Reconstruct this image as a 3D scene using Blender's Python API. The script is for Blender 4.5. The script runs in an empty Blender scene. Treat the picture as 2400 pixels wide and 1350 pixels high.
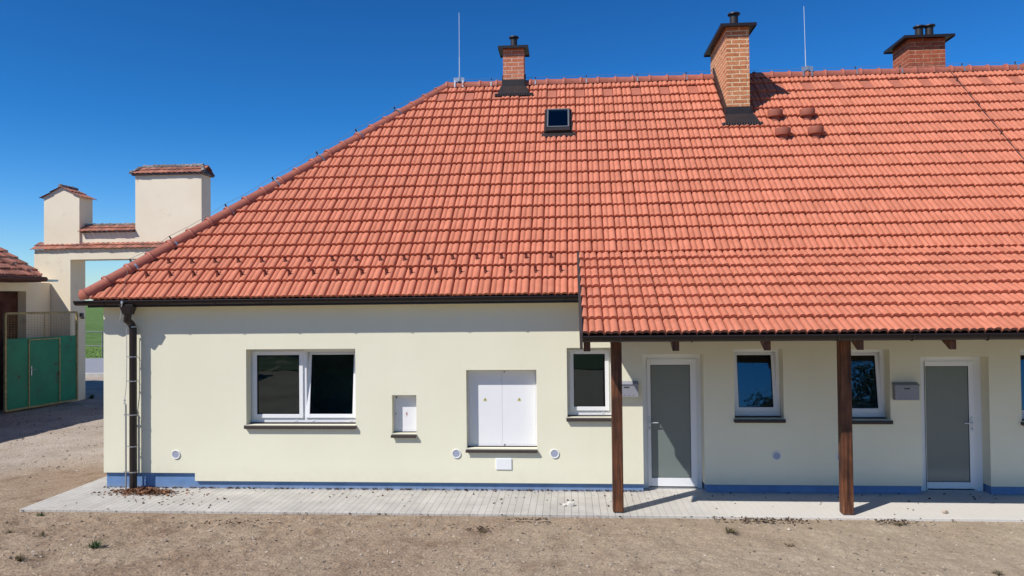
import bpy, bmesh, math, random
import numpy as np
from mathutils import Vector, Matrix
random.seed(7); rng = np.random.default_rng(7)
S = bpy.context.scene
C = S.collection
PI = math.pi

# ---------------------------------------------------------------- camera
CAMY, CAMH, FPX = -12.1, 2.986, 1797.0
_yaw, _pitch, _roll = 0.0742, 0.0177, -0.0105
_r = Vector((math.cos(_yaw), math.sin(_yaw), 0)); _f = Vector((-math.sin(_yaw), math.cos(_yaw), 0)); _u = Vector((0, 0, 1))
FW = math.cos(_pitch)*_f + math.sin(_pitch)*_u
_u2 = math.cos(_pitch)*_u - math.sin(_pitch)*_f
RT = math.cos(_roll)*_r + math.sin(_roll)*_u2
UP = math.cos(_roll)*_u2 - math.sin(_roll)*_r
CAM = Vector((0, CAMY, CAMH))
cd = bpy.data.cameras.new('camera'); cam = bpy.data.objects.new('camera', cd); C.objects.link(cam)
cd.sensor_width = 36; cd.lens = 36*FPX/2400; cd.clip_end = 5000; cd.clip_start = 0.1
M = Matrix(((RT.x, UP.x, -FW.x, CAM.x), (RT.y, UP.y, -FW.y, CAM.y), (RT.z, UP.z, -FW.z, CAM.z), (0, 0, 0, 1)))
cam.matrix_world = M
S.camera = cam
S.render.resolution_x = 1024; S.render.resolution_y = 576

# ---------------------------------------------------------------- light
SUNV = Vector((-1.1, -1.0, 1.6)).normalized()      # towards the sun
w = bpy.data.worlds.new('World'); S.world = w; w.use_nodes = True
nt = w.node_tree; bg = nt.nodes['Background']
sky = nt.nodes.new('ShaderNodeTexSky'); sky.sky_type = 'NISHITA'; sky.sun_disc = False
sky.sun_elevation = math.asin(SUNV.z); sky.sun_rotation = math.atan2(SUNV.x, SUNV.y) % (2*PI)
sky.altitude = 300; sky.air_density = 1.0; sky.dust_density = 0.2; sky.ozone_density = 4.0
hs = nt.nodes.new('ShaderNodeMix'); hs.data_type = 'RGBA'; hs.blend_type = 'MULTIPLY'; hs.inputs[0].default_value = 1.0; hs.inputs[7].default_value = (0.22, 0.735, 1.0, 1)   # clear, deep blue spring sky
gm = nt.nodes.new('ShaderNodeGamma'); gm.inputs[1].default_value = 1.5; nt.links.new(sky.outputs[0], gm.inputs[0]); nt.links.new(gm.outputs[0], hs.inputs[6])
lum = nt.nodes.new('ShaderNodeRGBToBW'); nt.links.new(sky.outputs[0], lum.inputs[0])      # the bright part of the sky round the sun is whiter
mr_ = nt.nodes.new('ShaderNodeMapRange'); mr_.inputs[1].default_value = 4.2; mr_.inputs[2].default_value = 9.0; nt.links.new(lum.outputs[0], mr_.inputs[0])
tn = nt.nodes.new('ShaderNodeMix'); tn.data_type = 'RGBA'; tn.inputs[6].default_value = (0.22, 0.735, 1.0, 1); tn.inputs[7].default_value = (0.40, 0.33, 0.25, 1)
nt.links.new(mr_.outputs[0], tn.inputs[0]); tcw = nt.nodes.new('ShaderNodeTexCoord'); spw = nt.nodes.new('ShaderNodeSeparateXYZ'); nt.links.new(tcw.outputs['Generated'], spw.inputs[0])
mh = nt.nodes.new('ShaderNodeMapRange'); mh.interpolation_type = 'SMOOTHSTEP'; mh.inputs[1].default_value = 0.0; mh.inputs[2].default_value = 0.24; nt.links.new(spw.outputs[2], mh.inputs[0])
hz = nt.nodes.new('ShaderNodeMix'); hz.data_type = 'RGBA'; hz.inputs[6].default_value = (0.72, 0.90, 1.12, 1)     # pale air low down
nt.links.new(mh.outputs[0], hz.inputs[0]); nt.links.new(tn.outputs[2], hz.inputs[7])
nt.links.new(hz.outputs[2], hs.inputs[7])
nt.links.new(hs.outputs[2], bg.inputs[0])
bg.inputs[1].default_value = 0.055
sd = bpy.data.lights.new('sun', 'SUN'); sd.energy = 5.0; sd.angle = math.radians(0.53); sd.color = (1, 0.965, 0.925)
so = bpy.data.objects.new('sun', sd); C.objects.link(so); so.rotation_euler = SUNV.to_track_quat('Z', 'Y').to_euler()
S.view_settings.view_transform = 'Standard'; S.view_settings.look = 'None'
S.view_settings.exposure = 0.0; S.view_settings.gamma = 1.0

# ---------------------------------------------------------------- survey: photo points turned into metres on known planes
def ray(px, py):
    return FW + RT*((px-1200)/FPX) - UP*((py-675)/FPX)
def onY(px, py, Y):
    d = ray(px, py); return CAM + d*((Y-CAM.y)/d.y)
def onZ(px, py, Z=0.0):
    d = ray(px, py); return CAM + d*((Z-CAM.z)/d.z)
def onP(px, py, P, N):
    d = ray(px, py); return CAM + d*((P-CAM).dot(N)/d.dot(N))
# main roof
YE, ZE, YR, ZR, XE, XR = -0.295, 3.078, 4.837, 7.788, -7.770, -2.676
XEND = 13.0
U = Vector((1, 0, 0)); V = Vector((0, YR-YE, ZR-ZE)); VL = V.length; V.normalize(); N = U.cross(V)
RP = Vector((0, YE, ZE))
def roofv(px, py): return (onP(px, py, RP, N)-RP).dot(V)
# porch roof
YPE = -1.93
PE = onY(1400, 787, YPE); ZPE = PE.z
YB = onP(1400, 596, RP, N).y; ZB = ZE+(YB-YE)*(ZR-ZE)/(YR-YE)
XPL = onY(1363, 700, YPE).x
VP_ = Vector((0, YB-YPE, ZB-ZPE)); VPL = VP_.length; VP_.normalize(); NP_ = U.cross(VP_)
PP = Vector((0, YPE, ZPE))
PAVE = -onZ(1000, 1203).y                      # paving edge distance
XC = onY(243, 1000, 0).x                      # left corner of the house

# ---------------------------------------------------------------- node helpers
def mat(name, col, rough=0.85, spec=0.3, metal=0.0, var=0.0, scale=5.0, bump=0.0, bscale=60.0, col2=None, detail=4.0, bdist=0.02, island=0.0):
    m = bpy.data.materials.new(name); m.use_nodes = True; t = m.node_tree; b = t.nodes['Principled BSDF']
    b.inputs['Roughness'].default_value = rough; b.inputs['Specular IOR Level'].default_value = spec
    b.inputs['Metallic'].default_value = metal
    b.inputs['Base Color'].default_value = (*col, 1)
    tc = t.nodes.new('ShaderNodeTexCoord')
    if col2 is None and var > 0: col2 = tuple(c*(1-var) for c in col)
    if col2:
        n = t.nodes.new('ShaderNodeTexNoise'); n.inputs['Scale'].default_value = scale; n.inputs['Detail'].default_value = detail
        t.links.new(tc.outputs['Object'], n.inputs['Vector'])
        r = t.nodes.new('ShaderNodeMapRange'); r.inputs[1].default_value = 0.35; r.inputs[2].default_value = 0.65
        t.links.new(n.outputs['Fac'], r.inputs[0])
        mx = t.nodes.new('ShaderNodeMix'); mx.data_type = 'RGBA'; mx.inputs[6].default_value = (*col, 1); mx.inputs[7].default_value = (*col2, 1)
        t.links.new(r.outputs[0], mx.inputs[0]); out = mx.outputs[2]
        if island > 0:
            g = t.nodes.new('ShaderNodeNewGeometry'); hs = t.nodes.new('ShaderNodeHueSaturation')
            r2 = t.nodes.new('ShaderNodeMapRange'); r2.inputs[3].default_value = 1-island; r2.inputs[4].default_value = 1+island*0.6
            t.links.new(g.outputs['Random Per Island'], r2.inputs[0]); t.links.new(r2.outputs[0], hs.inputs['Value'])
            t.links.new(out, hs.inputs['Color']); out = hs.outputs[0]
        t.links.new(out, b.inputs['Base Color'])
    if bump > 0:
        n2 = t.nodes.new('ShaderNodeTexNoise'); n2.inputs['Scale'].default_value = bscale; n2.inputs['Detail'].default_value = 5
        t.links.new(tc.outputs['Object'], n2.inputs['Vector'])
        bp = t.nodes.new('ShaderNodeBump'); bp.inputs['Strength'].default_value = bump; bp.inputs['Distance'].default_value = bdist
        t.links.new(n2.outputs['Fac'], bp.inputs['Height']); t.links.new(bp.outputs[0], b.inputs['Normal'])
    return m

M_tile = mat('terracotta_tile', (0.585, 0.205, 0.122), 0.85, 0.15, col2=(0.53, 0.175, 0.10), scale=6, island=0.09, bump=0.1, bscale=120)
M_cap = mat('terracotta_cap', (0.43, 0.135, 0.085), 0.6, 0.35, var=0.16, scale=12, island=0.08)
M_venttile = mat('smooth_tile', (0.46, 0.15, 0.09), 0.7, 0.25, var=0.1, scale=14)
M_wall = mat('cream_render', (0.79, 0.755, 0.575), 0.93, 0.15, col2=(0.765, 0.73, 0.55), scale=0.9, bump=0.35, bscale=260, bdist=0.004)
def weather(m, z0, z1, amt):
    t = m.node_tree; b = t.nodes['Principled BSDF']; L = t.links; src = b.inputs['Base Color'].links[0].from_socket
    tc = t.nodes.new('ShaderNodeTexCoord'); sp = t.nodes.new('ShaderNodeSeparateXYZ'); L.new(tc.outputs['Object'], sp.inputs[0])
    r = t.nodes.new('ShaderNodeMapRange'); r.inputs[1].default_value = z1; r.inputs[2].default_value = z0; L.new(sp.outputs[2], r.inputs[0])
    n = t.nodes.new('ShaderNodeTexNoise'); n.inputs['Scale'].default_value = 7; n.inputs['Detail'].default_value = 9; L.new(tc.outputs['Object'], n.inputs['Vector'])
    mp = t.nodes.new('ShaderNodeMapping'); mp.inputs['Scale'].default_value = (5, 5, .35); L.new(tc.outputs['Object'], mp.inputs[0])
    n2 = t.nodes.new('ShaderNodeTexNoise'); n2.inputs['Scale'].default_value = 1.0; n2.inputs['Detail'].default_value = 6; L.new(mp.outputs[0], n2.inputs['Vector'])
    a = t.nodes.new('ShaderNodeMath'); a.operation = 'MULTIPLY'; L.new(r.outputs[0], a.inputs[0]); L.new(n.outputs['Fac'], a.inputs[1])
    c = t.nodes.new('ShaderNodeMapRange'); c.inputs[1].default_value = .5; c.inputs[2].default_value = .78; c.inputs[4].default_value = .03; L.new(n2.outputs['Fac'], c.inputs[0])
    d = t.nodes.new('ShaderNodeMath'); d.operation = 'MULTIPLY_ADD'; d.inputs[1].default_value = amt; d.use_clamp = True; L.new(a.outputs[0], d.inputs[0]); L.new(c.outputs[0], d.inputs[2])
    mx = t.nodes.new('ShaderNodeMix'); mx.data_type = 'RGBA'; L.new(d.outputs[0], mx.inputs[0]); L.new(src, mx.inputs[6]); mx.inputs[7].default_value = (0.50, 0.43, 0.32, 1); L.new(mx.outputs[2], b.inputs['Base Color'])
weather(M_wall, 0.05, 0.40, 0.45)
M_blue = mat('blue_plinth_render', (0.15, 0.26, 0.46), 0.9, 0.2, var=0.14, scale=6, bump=0.5, bscale=200, bdist=0.004)
weather(M_blue, -0.02, 0.08, 0.6)
M_brown = mat('brown_sheet_metal', (0.022, 0.014, 0.012), 0.42, 0.4, var=0.15, scale=3)
M_sill = mat('sill_metal', (0.055, 0.042, 0.038), 0.6, 0.25)
M_flash = mat('flashing_metal', (0.03, 0.022, 0.02), 0.5, 0.4, var=0.2, scale=8)
M_white = mat('white_upvc', (0.80, 0.795, 0.78), 0.32, 0.5)
M_panel = mat('white_cabinet_paint', (0.78, 0.775, 0.77), 0.45, 0.4, var=0.02, scale=2)
M_galv = mat('galvanised_steel', (0.50, 0.51, 0.52), 0.38, 0.5, metal=0.7, var=0.2, scale=30)
M_alu = mat('aluminium_wire', (0.62, 0.64, 0.66), 0.4, 0.5, metal=0.5)
M_oldsteel = mat('dull_steel', (0.22, 0.22, 0.21), 0.7, 0.3, var=0.3, scale=3)
M_black = mat('black_plastic', (0.015, 0.015, 0.018), 0.45, 0.4)
M_grey = mat('grey_mailbox_paint', (0.27, 0.27, 0.30), 0.42, 0.5, var=0.05, scale=6)
M_dark = mat('dark_slot', (0.01, 0.01, 0.01), 0.8, 0.1)
M_yellow = mat('yellow_sticker', (0.55, 0.50, 0.22), 0.6, 0.3)
M_skf = mat('skylight_frame', (0.15, 0.16, 0.165), 0.4, 0.5)
M_pot = mat('fired_clay_pot', (0.33, 0.105, 0.065), 0.7, 0.25, var=0.15, scale=9)
M_hook = mat('snow_hook_shadow_tone', (0.16, 0.035, 0.022), 0.6, 0.3)  # tile-coloured hooks darkened here to stand in for their cast shadows
M_louver = mat('louver_plastic', (0.50, 0.52, 0.60), 0.5, 0.4)
M_int = mat('room_plaster', (0.72, 0.71, 0.68), 0.9, 0.2)
M_seal = mat('rubber_seal', (0.012, 0.012, 0.014), 0.6, 0.2)
M_arch = mat('old_cream_render', (0.86, 0.765, 0.575), 0.95, 0.15, col2=(0.82, 0.715, 0.53), scale=1.3, bump=0.2, bscale=60, bdist=0.01, detail=8)
M_oldtile = mat('weathered_tile', (0.47, 0.18, 0.11), 0.85, 0.2, col2=(0.33, 0.16, 0.12), scale=5, island=0.35, bump=0.3, bscale=60)
M_lichen = mat('lichen_ridge_tile', (0.33, 0.30, 0.27), 0.95, 0.1, col2=(0.14, 0.10, 0.085), scale=16, island=0.3, bump=0.5, bscale=50)
M_green = mat('green_sheet', (0.007, 0.215, 0.105), 0.5, 0.4, col2=(0.006, 0.165, 0.08), scale=2.2, detail=7)
def patches(m, col, scale, a0, a1):
    t = m.node_tree; b = t.nodes['Principled BSDF']; L = t.links; src = b.inputs['Base Color'].links[0].from_socket
    tc = t.nodes.new('ShaderNodeTexCoord'); n = t.nodes.new('ShaderNodeTexNoise'); n.inputs['Scale'].default_value = scale; n.inputs['Detail'].default_value = 8; L.new(tc.outputs['Object'], n.inputs['Vector'])
    r = t.nodes.new('ShaderNodeMapRange'); r.inputs[1].default_value = a0; r.inputs[2].default_value = a1; L.new(n.outputs['Fac'], r.inputs[0])
    mx = t.nodes.new('ShaderNodeMix'); mx.data_type = 'RGBA'; L.new(r.outputs[0], mx.inputs[0]); L.new(src, mx.inputs[6]); mx.inputs[7].default_value = (*col, 1); L.new(mx.outputs[2], b.inputs['Base Color'])
patches(M_green, (0.07, 0.035, 0.02), 4.5, 0.62, 0.70)
patches(M_arch, (0.48, 0.40, 0.30), 2.2, 0.64, 0.90)
M_ylw = mat('faded_yellow_steel', (0.42, 0.34, 0.15), 0.6, 0.3, var=0.4, scale=9)
M_brick_l = mat('brown_barn_door', (0.12, 0.05, 0.035), 0.85, 0.2, var=0.5, scale=4)
M_milk = mat('milk_glass', (0.165, 0.195, 0.180), 0.12, 0.5)
M_leaf = mat('dry_leaf', (0.20, 0.085, 0.045), 0.8, 0.2, col2=(0.32, 0.17, 0.09), scale=20, island=0.5)
M_leaf2 = mat('dark_leaf', (0.10, 0.06, 0.04), 0.8, 0.2, var=0.4, scale=30, island=0.5)
M_stone = mat('pebble', (0.45, 0.38, 0.30), 0.9, 0.2, col2=(0.22, 0.17, 0.125), scale=5, island=0.6)
M_wstone = mat('white_limestone', (0.70, 0.66, 0.58), 0.9, 0.2, var=0.2, scale=30, bump=0.5, bscale=60)
M_grass = mat('weed_green', (0.05, 0.11, 0.03), 0.7, 0.3, var=0.4, scale=20, island=0.35)
M_dry = mat('dry_weed', (0.19, 0.15, 0.08), 0.8, 0.2, var=0.4, scale=20, island=0.4)
M_asph = mat('asphalt', (0.30, 0.30, 0.32), 0.9, 0.2, var=0.12, scale=3, bump=0.3, bscale=90)
M_kerb = mat('concrete_kerb', (0.50, 0.49, 0.47), 0.9, 0.2, var=0.15, scale=4)
M_bark = mat('bark', (0.09, 0.07, 0.05), 0.9, 0.2, var=0.4, scale=10)
M_tleaf = mat('tree_leaf', (0.07, 0.11, 0.045), 0.7, 0.3, var=0.4, scale=6, island=0.4)

def m_wood():
    m = mat('stained_pine', (0.16, 0.062, 0.028), 0.55, 0.35)
    t = m.node_tree; b = t.nodes['Principled BSDF']
    tc = t.nodes.new('ShaderNodeTexCoord'); mp = t.nodes.new('ShaderNodeMapping'); mp.inputs['Scale'].default_value = (28, 28, 1.4)
    n = t.nodes.new('ShaderNodeTexNoise'); n.inputs['Scale'].default_value = 1.0; n.inputs['Detail'].default_value = 6; n.inputs['Distortion'].default_value = 0.6
    t.links.new(tc.outputs['Object'], mp.inputs[0]); t.links.new(mp.outputs[0], n.inputs['Vector'])
    cr = t.nodes.new('ShaderNodeValToRGB'); e = cr.color_ramp.elements
    e[0].position = 0.32; e[0].color = (0.04, 0.016, 0.010, 1); e[1].position = 0.62; e[1].color = (0.185, 0.066, 0.026, 1)
    x = e.new(0.76); x.color = (0.27, 0.125, 0.06, 1)
    t.links.new(n.outputs['Fac'], cr.inputs[0])
    # knots and broad mottling
    n2 = t.nodes.new('ShaderNodeTexNoise'); n2.inputs['Scale'].default_value = 3.0; n2.inputs['Detail'].default_value = 3
    t.links.new(tc.outputs['Object'], n2.inputs['Vector'])
    r = t.nodes.new('ShaderNodeMapRange'); r.inputs[1].default_value = 0.35; r.inputs[2].default_value = 0.62; r.inputs[3].default_value = 0.5; r.inputs[4].default_value = 1.1
    t.links.new(n2.outputs['Fac'], r.inputs[0])
    mx = t.nodes.new('ShaderNodeMix'); mx.data_type = 'RGBA'; mx.blend_type = 'MULTIPLY'; mx.inputs[0].default_value = 1
    t.links.new(cr.outputs[0], mx.inputs[6]); t.links.new(r.outputs[0], mx.inputs[7]); t.links.new(mx.outputs[2], b.inputs['Base Color'])
    bp = t.nodes.new('ShaderNodeBump'); bp.inputs['Strength'].default_value = 0.3; bp.inputs['Distance'].default_value = 0.004
    t.links.new(n.outputs['Fac'], bp.inputs['Height']); t.links.new(bp.outputs[0], b.inputs['Normal'])
    return m
M_wood = m_wood()

def m_brick(name, c1, c2, mort, bw=0.30, bh=0.086, ms=0.011, fade=None):
    m = mat(name, c1, 0.9, 0.15); t = m.node_tree; b = t.nodes['Principled BSDF']
    tc = t.nodes.new('ShaderNodeTexCoord'); sp = t.nodes.new('ShaderNodeSeparateXYZ'); ad = t.nodes.new('ShaderNodeMath'); cb = t.nodes.new('ShaderNodeCombineXYZ')
    t.links.new(tc.outputs['Object'], sp.inputs[0]); t.links.new(sp.outputs[0], ad.inputs[0]); t.links.new(sp.outputs[1], ad.inputs[1])
    t.links.new(ad.outputs[0], cb.inputs[0]); t.links.new(sp.outputs[2], cb.inputs[1])
    nz = t.nodes.new('ShaderNodeTexNoise'); nz.inputs['Scale'].default_value = 9
    t.links.new(tc.outputs['Object'], nz.inputs['Vector'])
    vm = t.nodes.new('ShaderNodeVectorMath'); vm.operation = 'MULTIPLY_ADD'; vm.inputs[1].default_value = (0.012, 0.014, 0)
    t.links.new(nz.outputs['Color'], vm.inputs[0]); t.links.new(cb.outputs[0], vm.inputs[2])
    br = t.nodes.new('ShaderNodeTexBrick'); br.inputs['Scale'].default_value = 1; br.inputs['Brick Width'].default_value = bw; br.inputs['Row Height'].default_value = bh
    br.inputs['Mortar Size'].default_value = ms; br.inputs['Mortar Smooth'].default_value = 0.25
    br.inputs['Color1'].default_value = (*c1, 1); br.inputs['Color2'].default_value = (*c2, 1); br.inputs['Mortar'].default_value = (*mort, 1)
    t.links.new(vm.outputs[0], br.inputs['Vector'])
    n = t.nodes.new('ShaderNodeTexNoise'); n.inputs['Scale'].default_value = 22; n.inputs['Detail'].default_value = 5
    t.links.new(tc.outputs['Object'], n.inputs['Vector'])
    r = t.nodes.new('ShaderNodeMapRange'); r.inputs[1].default_value = 0.3; r.inputs[2].default_value = 0.7; r.inputs[3].default_value = 0.72; r.inputs[4].default_value = 1.15
    t.links.new(n.outputs['Fac'], r.inputs[0])
    mx = t.nodes.new('ShaderNodeMix'); mx.data_type = 'RGBA'; mx.blend_type = 'MULTIPLY'; mx.inputs[0].default_value = 1
    t.links.new(br.outputs['Color'], mx.inputs[6]); t.links.new(r.outputs[0], mx.inputs[7]); t.links.new(mx.outputs[2], b.inputs['Base Color'])
    bp = t.nodes.new('ShaderNodeBump'); bp.inputs['Strength'].default_value = 0.8; bp.inputs['Distance'].default_value = 0.012; bp.invert = True
    t.links.new(br.outputs['Fac'], bp.inputs['Height']); t.links.new(bp.outputs[0], b.inputs['Normal'])
    return m
M_br1 = m_brick('orange_brick_thin_mortar', (0.58, 0.21, 0.115), (0.47, 0.155, 0.08), (0.62, 0.46, 0.36), ms=0.008)
M_br2 = m_brick('pale_brick_wide_mortar', (0.62, 0.26, 0.125), (0.47, 0.165, 0.07), (0.75, 0.56, 0.34), bw=0.305, bh=0.0865, ms=0.011)
M_br3 = m_brick('dark_red_brick', (0.44, 0.115, 0.055), (0.34, 0.085, 0.045), (0.55, 0.36, 0.24), bw=0.34, bh=0.089, ms=0.006)

def m_glass():
    m = bpy.data.materials.new('window_glass'); m.use_nodes = True; t = m.node_tree; t.nodes.clear()
    o = t.nodes.new('ShaderNodeOutputMaterial'); g = t.nodes.new('ShaderNodeBsdfGlossy'); g.inputs['Roughness'].default_value = 0.012; g.inputs['Color'].default_value = (0.62, 0.80, 0.90, 1)
    tr = t.nodes.new('ShaderNodeBsdfTransparent'); tr.inputs[0].default_value = (0.78, 0.82, 0.80, 1)
    f = t.nodes.new('ShaderNodeFresnel'); f.inputs[0].default_value = 1.8
    n = t.nodes.new('ShaderNodeTexNoise'); n.inputs['Scale'].default_value = 1.1; bp = t.nodes.new('ShaderNodeBump'); bp.inputs['Strength'].default_value = 0.25; bp.inputs['Distance'].default_value = 0.01
    tc = t.nodes.new('ShaderNodeTexCoord'); t.links.new(tc.outputs['Object'], n.inputs['Vector']); t.links.new(n.outputs['Fac'], bp.inputs['Height']); t.links.new(bp.outputs[0], g.inputs['Normal'])
    mx = t.nodes.new('ShaderNodeMixShader'); t.links.new(f.outputs[0], mx.inputs[0]); t.links.new(tr.outputs[0], mx.inputs[1]); t.links.new(g.outputs[0], mx.inputs[2]); t.links.new(mx.outputs[0], o.inputs[0])
    return m
M_glass = m_glass()

def m_ground():
    m = mat('bare_soil', (0.3, 0.24, 0.19), 0.96, 0.1); t = m.node_tree; b = t.nodes['Principled BSDF']
    tc = t.nodes.new('ShaderNodeTexCoord'); L = t.links
    def noise(s, d=6, dist=0.0, map_=None):
        n = t.nodes.new('ShaderNodeTexNoise'); n.inputs['Scale'].default_value = s; n.inputs['Detail'].default_value = d; n.inputs['Distortion'].default_value = dist
        L.new(tc.outputs['Object'] if map_ is None else map_, n.inputs['Vector']); return n.outputs['Fac']
    def rng_(v, a, b_, c=0.0, d=1.0):
        r = t.nodes.new('ShaderNodeMapRange'); r.inputs[1].default_value = a; r.inputs[2].default_value = b_; r.inputs[3].default_value = c; r.inputs[4].default_value = d
        L.new(v, r.inputs[0]); return r.outputs[0]
    def mix(f, a, b_, bl='MIX'):
        x = t.nodes.new('ShaderNodeMix'); x.data_type = 'RGBA'; x.blend_type = bl
        for s, k in ((f, 0), (a, 6), (b_, 7)):
            if hasattr(s, 'links'): L.new(s, x.inputs[k])
            else: x.inputs[k].default_value = s if k == 0 else (*s, 1)
        return x.outputs[2]
    c = mix(rng_(noise(0.55, 5), 0.40, 0.62), (0.385, 0.30, 0.21), (0.325, 0.237, 0.162))
    c = mix(rng_(noise(2.6, 8), 0.50, 0.74), c, (0.245, 0.172, 0.115))
    # sandier, paler ground in front of the porch
    sp = t.nodes.new('ShaderNodeSeparateXYZ'); L.new(tc.outputs['Object'], sp.inputs[0])
    c = mix(rng_(sp.outputs[0], -1.5, 3.5, 0, 0.75), c, mix(rng_(noise(1.5, 6), 0.35, 0.7), (0.45, 0.37, 0.265), (0.375, 0.30, 0.208)))
    # compacted pale track on the left, running towards the gateway
    mp = t.nodes.new('ShaderNodeMath'); mp.operation = 'ADD'; L.new(sp.outputs[1], mp.inputs[0])
    k = t.nodes.new('ShaderNodeMath'); k.operation = 'MULTIPLY'; k.inputs[1].default_value = -0.9; L.new(sp.outputs[0], k.inputs[0]); L.new(k.outputs[0], mp.inputs[1])
    nn = t.nodes.new('ShaderNodeMath'); nn.operation = 'MULTIPLY_ADD'; nn.inputs[1].default_value = 3.0; L.new(noise(0.8, 4), nn.inputs[0]); L.new(mp.outputs[0], nn.inputs[2])
    c = mix(rng_(nn.outputs[0], 11.0, 13.2), c, mix(rng_(noise(1.2, 8), 0.35, 0.65), (0.50, 0.43, 0.355), (0.40, 0.335, 0.265)))
    # fine grit
    c = mix(rng_(sp.outputs[0], -2.0, 3.5, 0.95, 0.5), c, mix(rng_(noise(38, 8, 0.3), 0.33, 0.67), (1.25, 1.22, 1.2), (0.58, 0.56, 0.54)), 'MULTIPLY')
    v = t.nodes.new('ShaderNodeTexVoronoi'); v.inputs['Scale'].default_value = 34; L.new(tc.outputs['Object'], v.inputs['Vector'])
    c = mix(rng_(v.outputs['Distance'], 0.10, 0.17, 0.55, 0.0), c, (0.46, 0.40, 0.33))
    L.new(c, b.inputs['Base Color'])
    h = t.nodes.new('ShaderNodeMath'); h.operation = 'ADD'; L.new(noise(26, 10), h.inputs[0]); L.new(noise(90, 6), h.inputs[1])
    bp = t.nodes.new('ShaderNodeBump'); bp.inputs['Strength'].default_value = 0.8; bp.inputs['Distance'].default_value = 0.015
    L.new(h.outputs[0], bp.inputs['Height']); L.new(bp.outputs[0], b.inputs['Normal'])
    return m
M_ground = m_ground()

def m_paving():
    m = mat('concrete_block_paving', (0.5, 0.48, 0.44), 0.9, 0.2); t = m.node_tree; b = t.nodes['Principled BSDF']; L = t.links
    tc = t.nodes.new('ShaderNodeTexCoord'); mp = t.nodes.new('ShaderNodeMapping'); mp.inputs['Rotation'].default_value = (0, 0, PI/2)
    L.new(tc.outputs['Object'], mp.inputs[0])
    br = t.nodes.new('ShaderNodeTexBrick'); br.inputs['Scale'].default_value = 1; br.inputs['Brick Width'].default_value = 0.80; br.inputs['Row Height'].default_value = 0.102
    br.inputs['Mortar Size'].default_value = 0.0042; br.inputs['Mortar Smooth'].default_value = 0.3
    br.inputs['Color1'].default_value = (0.50, 0.47, 0.415, 1); br.inputs['Color2'].default_value = (0.46, 0.432, 0.38, 1); br.inputs['Mortar'].default_value = (0.27, 0.25, 0.22, 1)
    L.new(mp.outputs[0], br.inputs['Vector'])
    n = t.nodes.new('ShaderNodeTexNoise'); n.inputs['Scale'].default_value = 2.2; n.inputs['Detail'].default_value = 9; L.new(tc.outputs['Object'], n.inputs['Vector'])
    r = t.nodes.new('ShaderNodeMapRange'); r.inputs[1].default_value = 0.3; r.inputs[2].default_value = 0.72; r.inputs[3].default_value = 0.86; r.inputs[4].default_value = 1.1; L.new(n.outputs['Fac'], r.inputs[0])
    mx = t.nodes.new('ShaderNodeMix'); mx.data_type = 'RGBA'; mx.blend_type = 'MULTIPLY'; mx.inputs[0].default_value = 1; L.new(br.outputs['Color'], mx.inputs[6]); L.new(r.outputs[0], mx.inputs[7])
    # sand washed over the joints to the right
    sp = t.nodes.new('ShaderNodeSeparateXYZ'); L.new(tc.outputs['Object'], sp.inputs[0])
    a = t.nodes.new('ShaderNodeMapRange'); a.inputs[1].default_value = 0.8; a.inputs[2].default_value = 2.4; a.inputs[4].default_value = 0.85; L.new(sp.outputs[0], a.inputs[0])
    m2 = t.nodes.new('ShaderNodeMix'); m2.data_type = 'RGBA'; L.new(a.outputs[0], m2.inputs[0]); L.new(mx.outputs[2], m2.inputs[6]); m2.inputs[7].default_value = (0.64, 0.60, 0.525, 1)
    L.new(m2.outputs[2], b.inputs['Base Color'])
    bp = t.nodes.new('ShaderNodeBump'); bp.inputs['Strength'].default_value = 0.5; bp.inputs['Distance'].default_value = 0.006; bp.invert = True
    L.new(br.outputs['Fac'], bp.inputs['Height']); L.new(bp.outputs[0], b.inputs['Normal'])
    return m
M_pave = m_paving()
M_field = mat('young_crop', (0.16, 0.255, 0.055), 0.8, 0.2, col2=(0.10, 0.175, 0.038), scale=0.9, bump=1.0, bscale=7, bdist=0.3, detail=10)

M_lawn = mat('dark_lawn', (0.05, 0.075, 0.025), 0.9, 0.1, col2=(0.09, 0.09, 0.04), scale=0.4)
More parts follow.
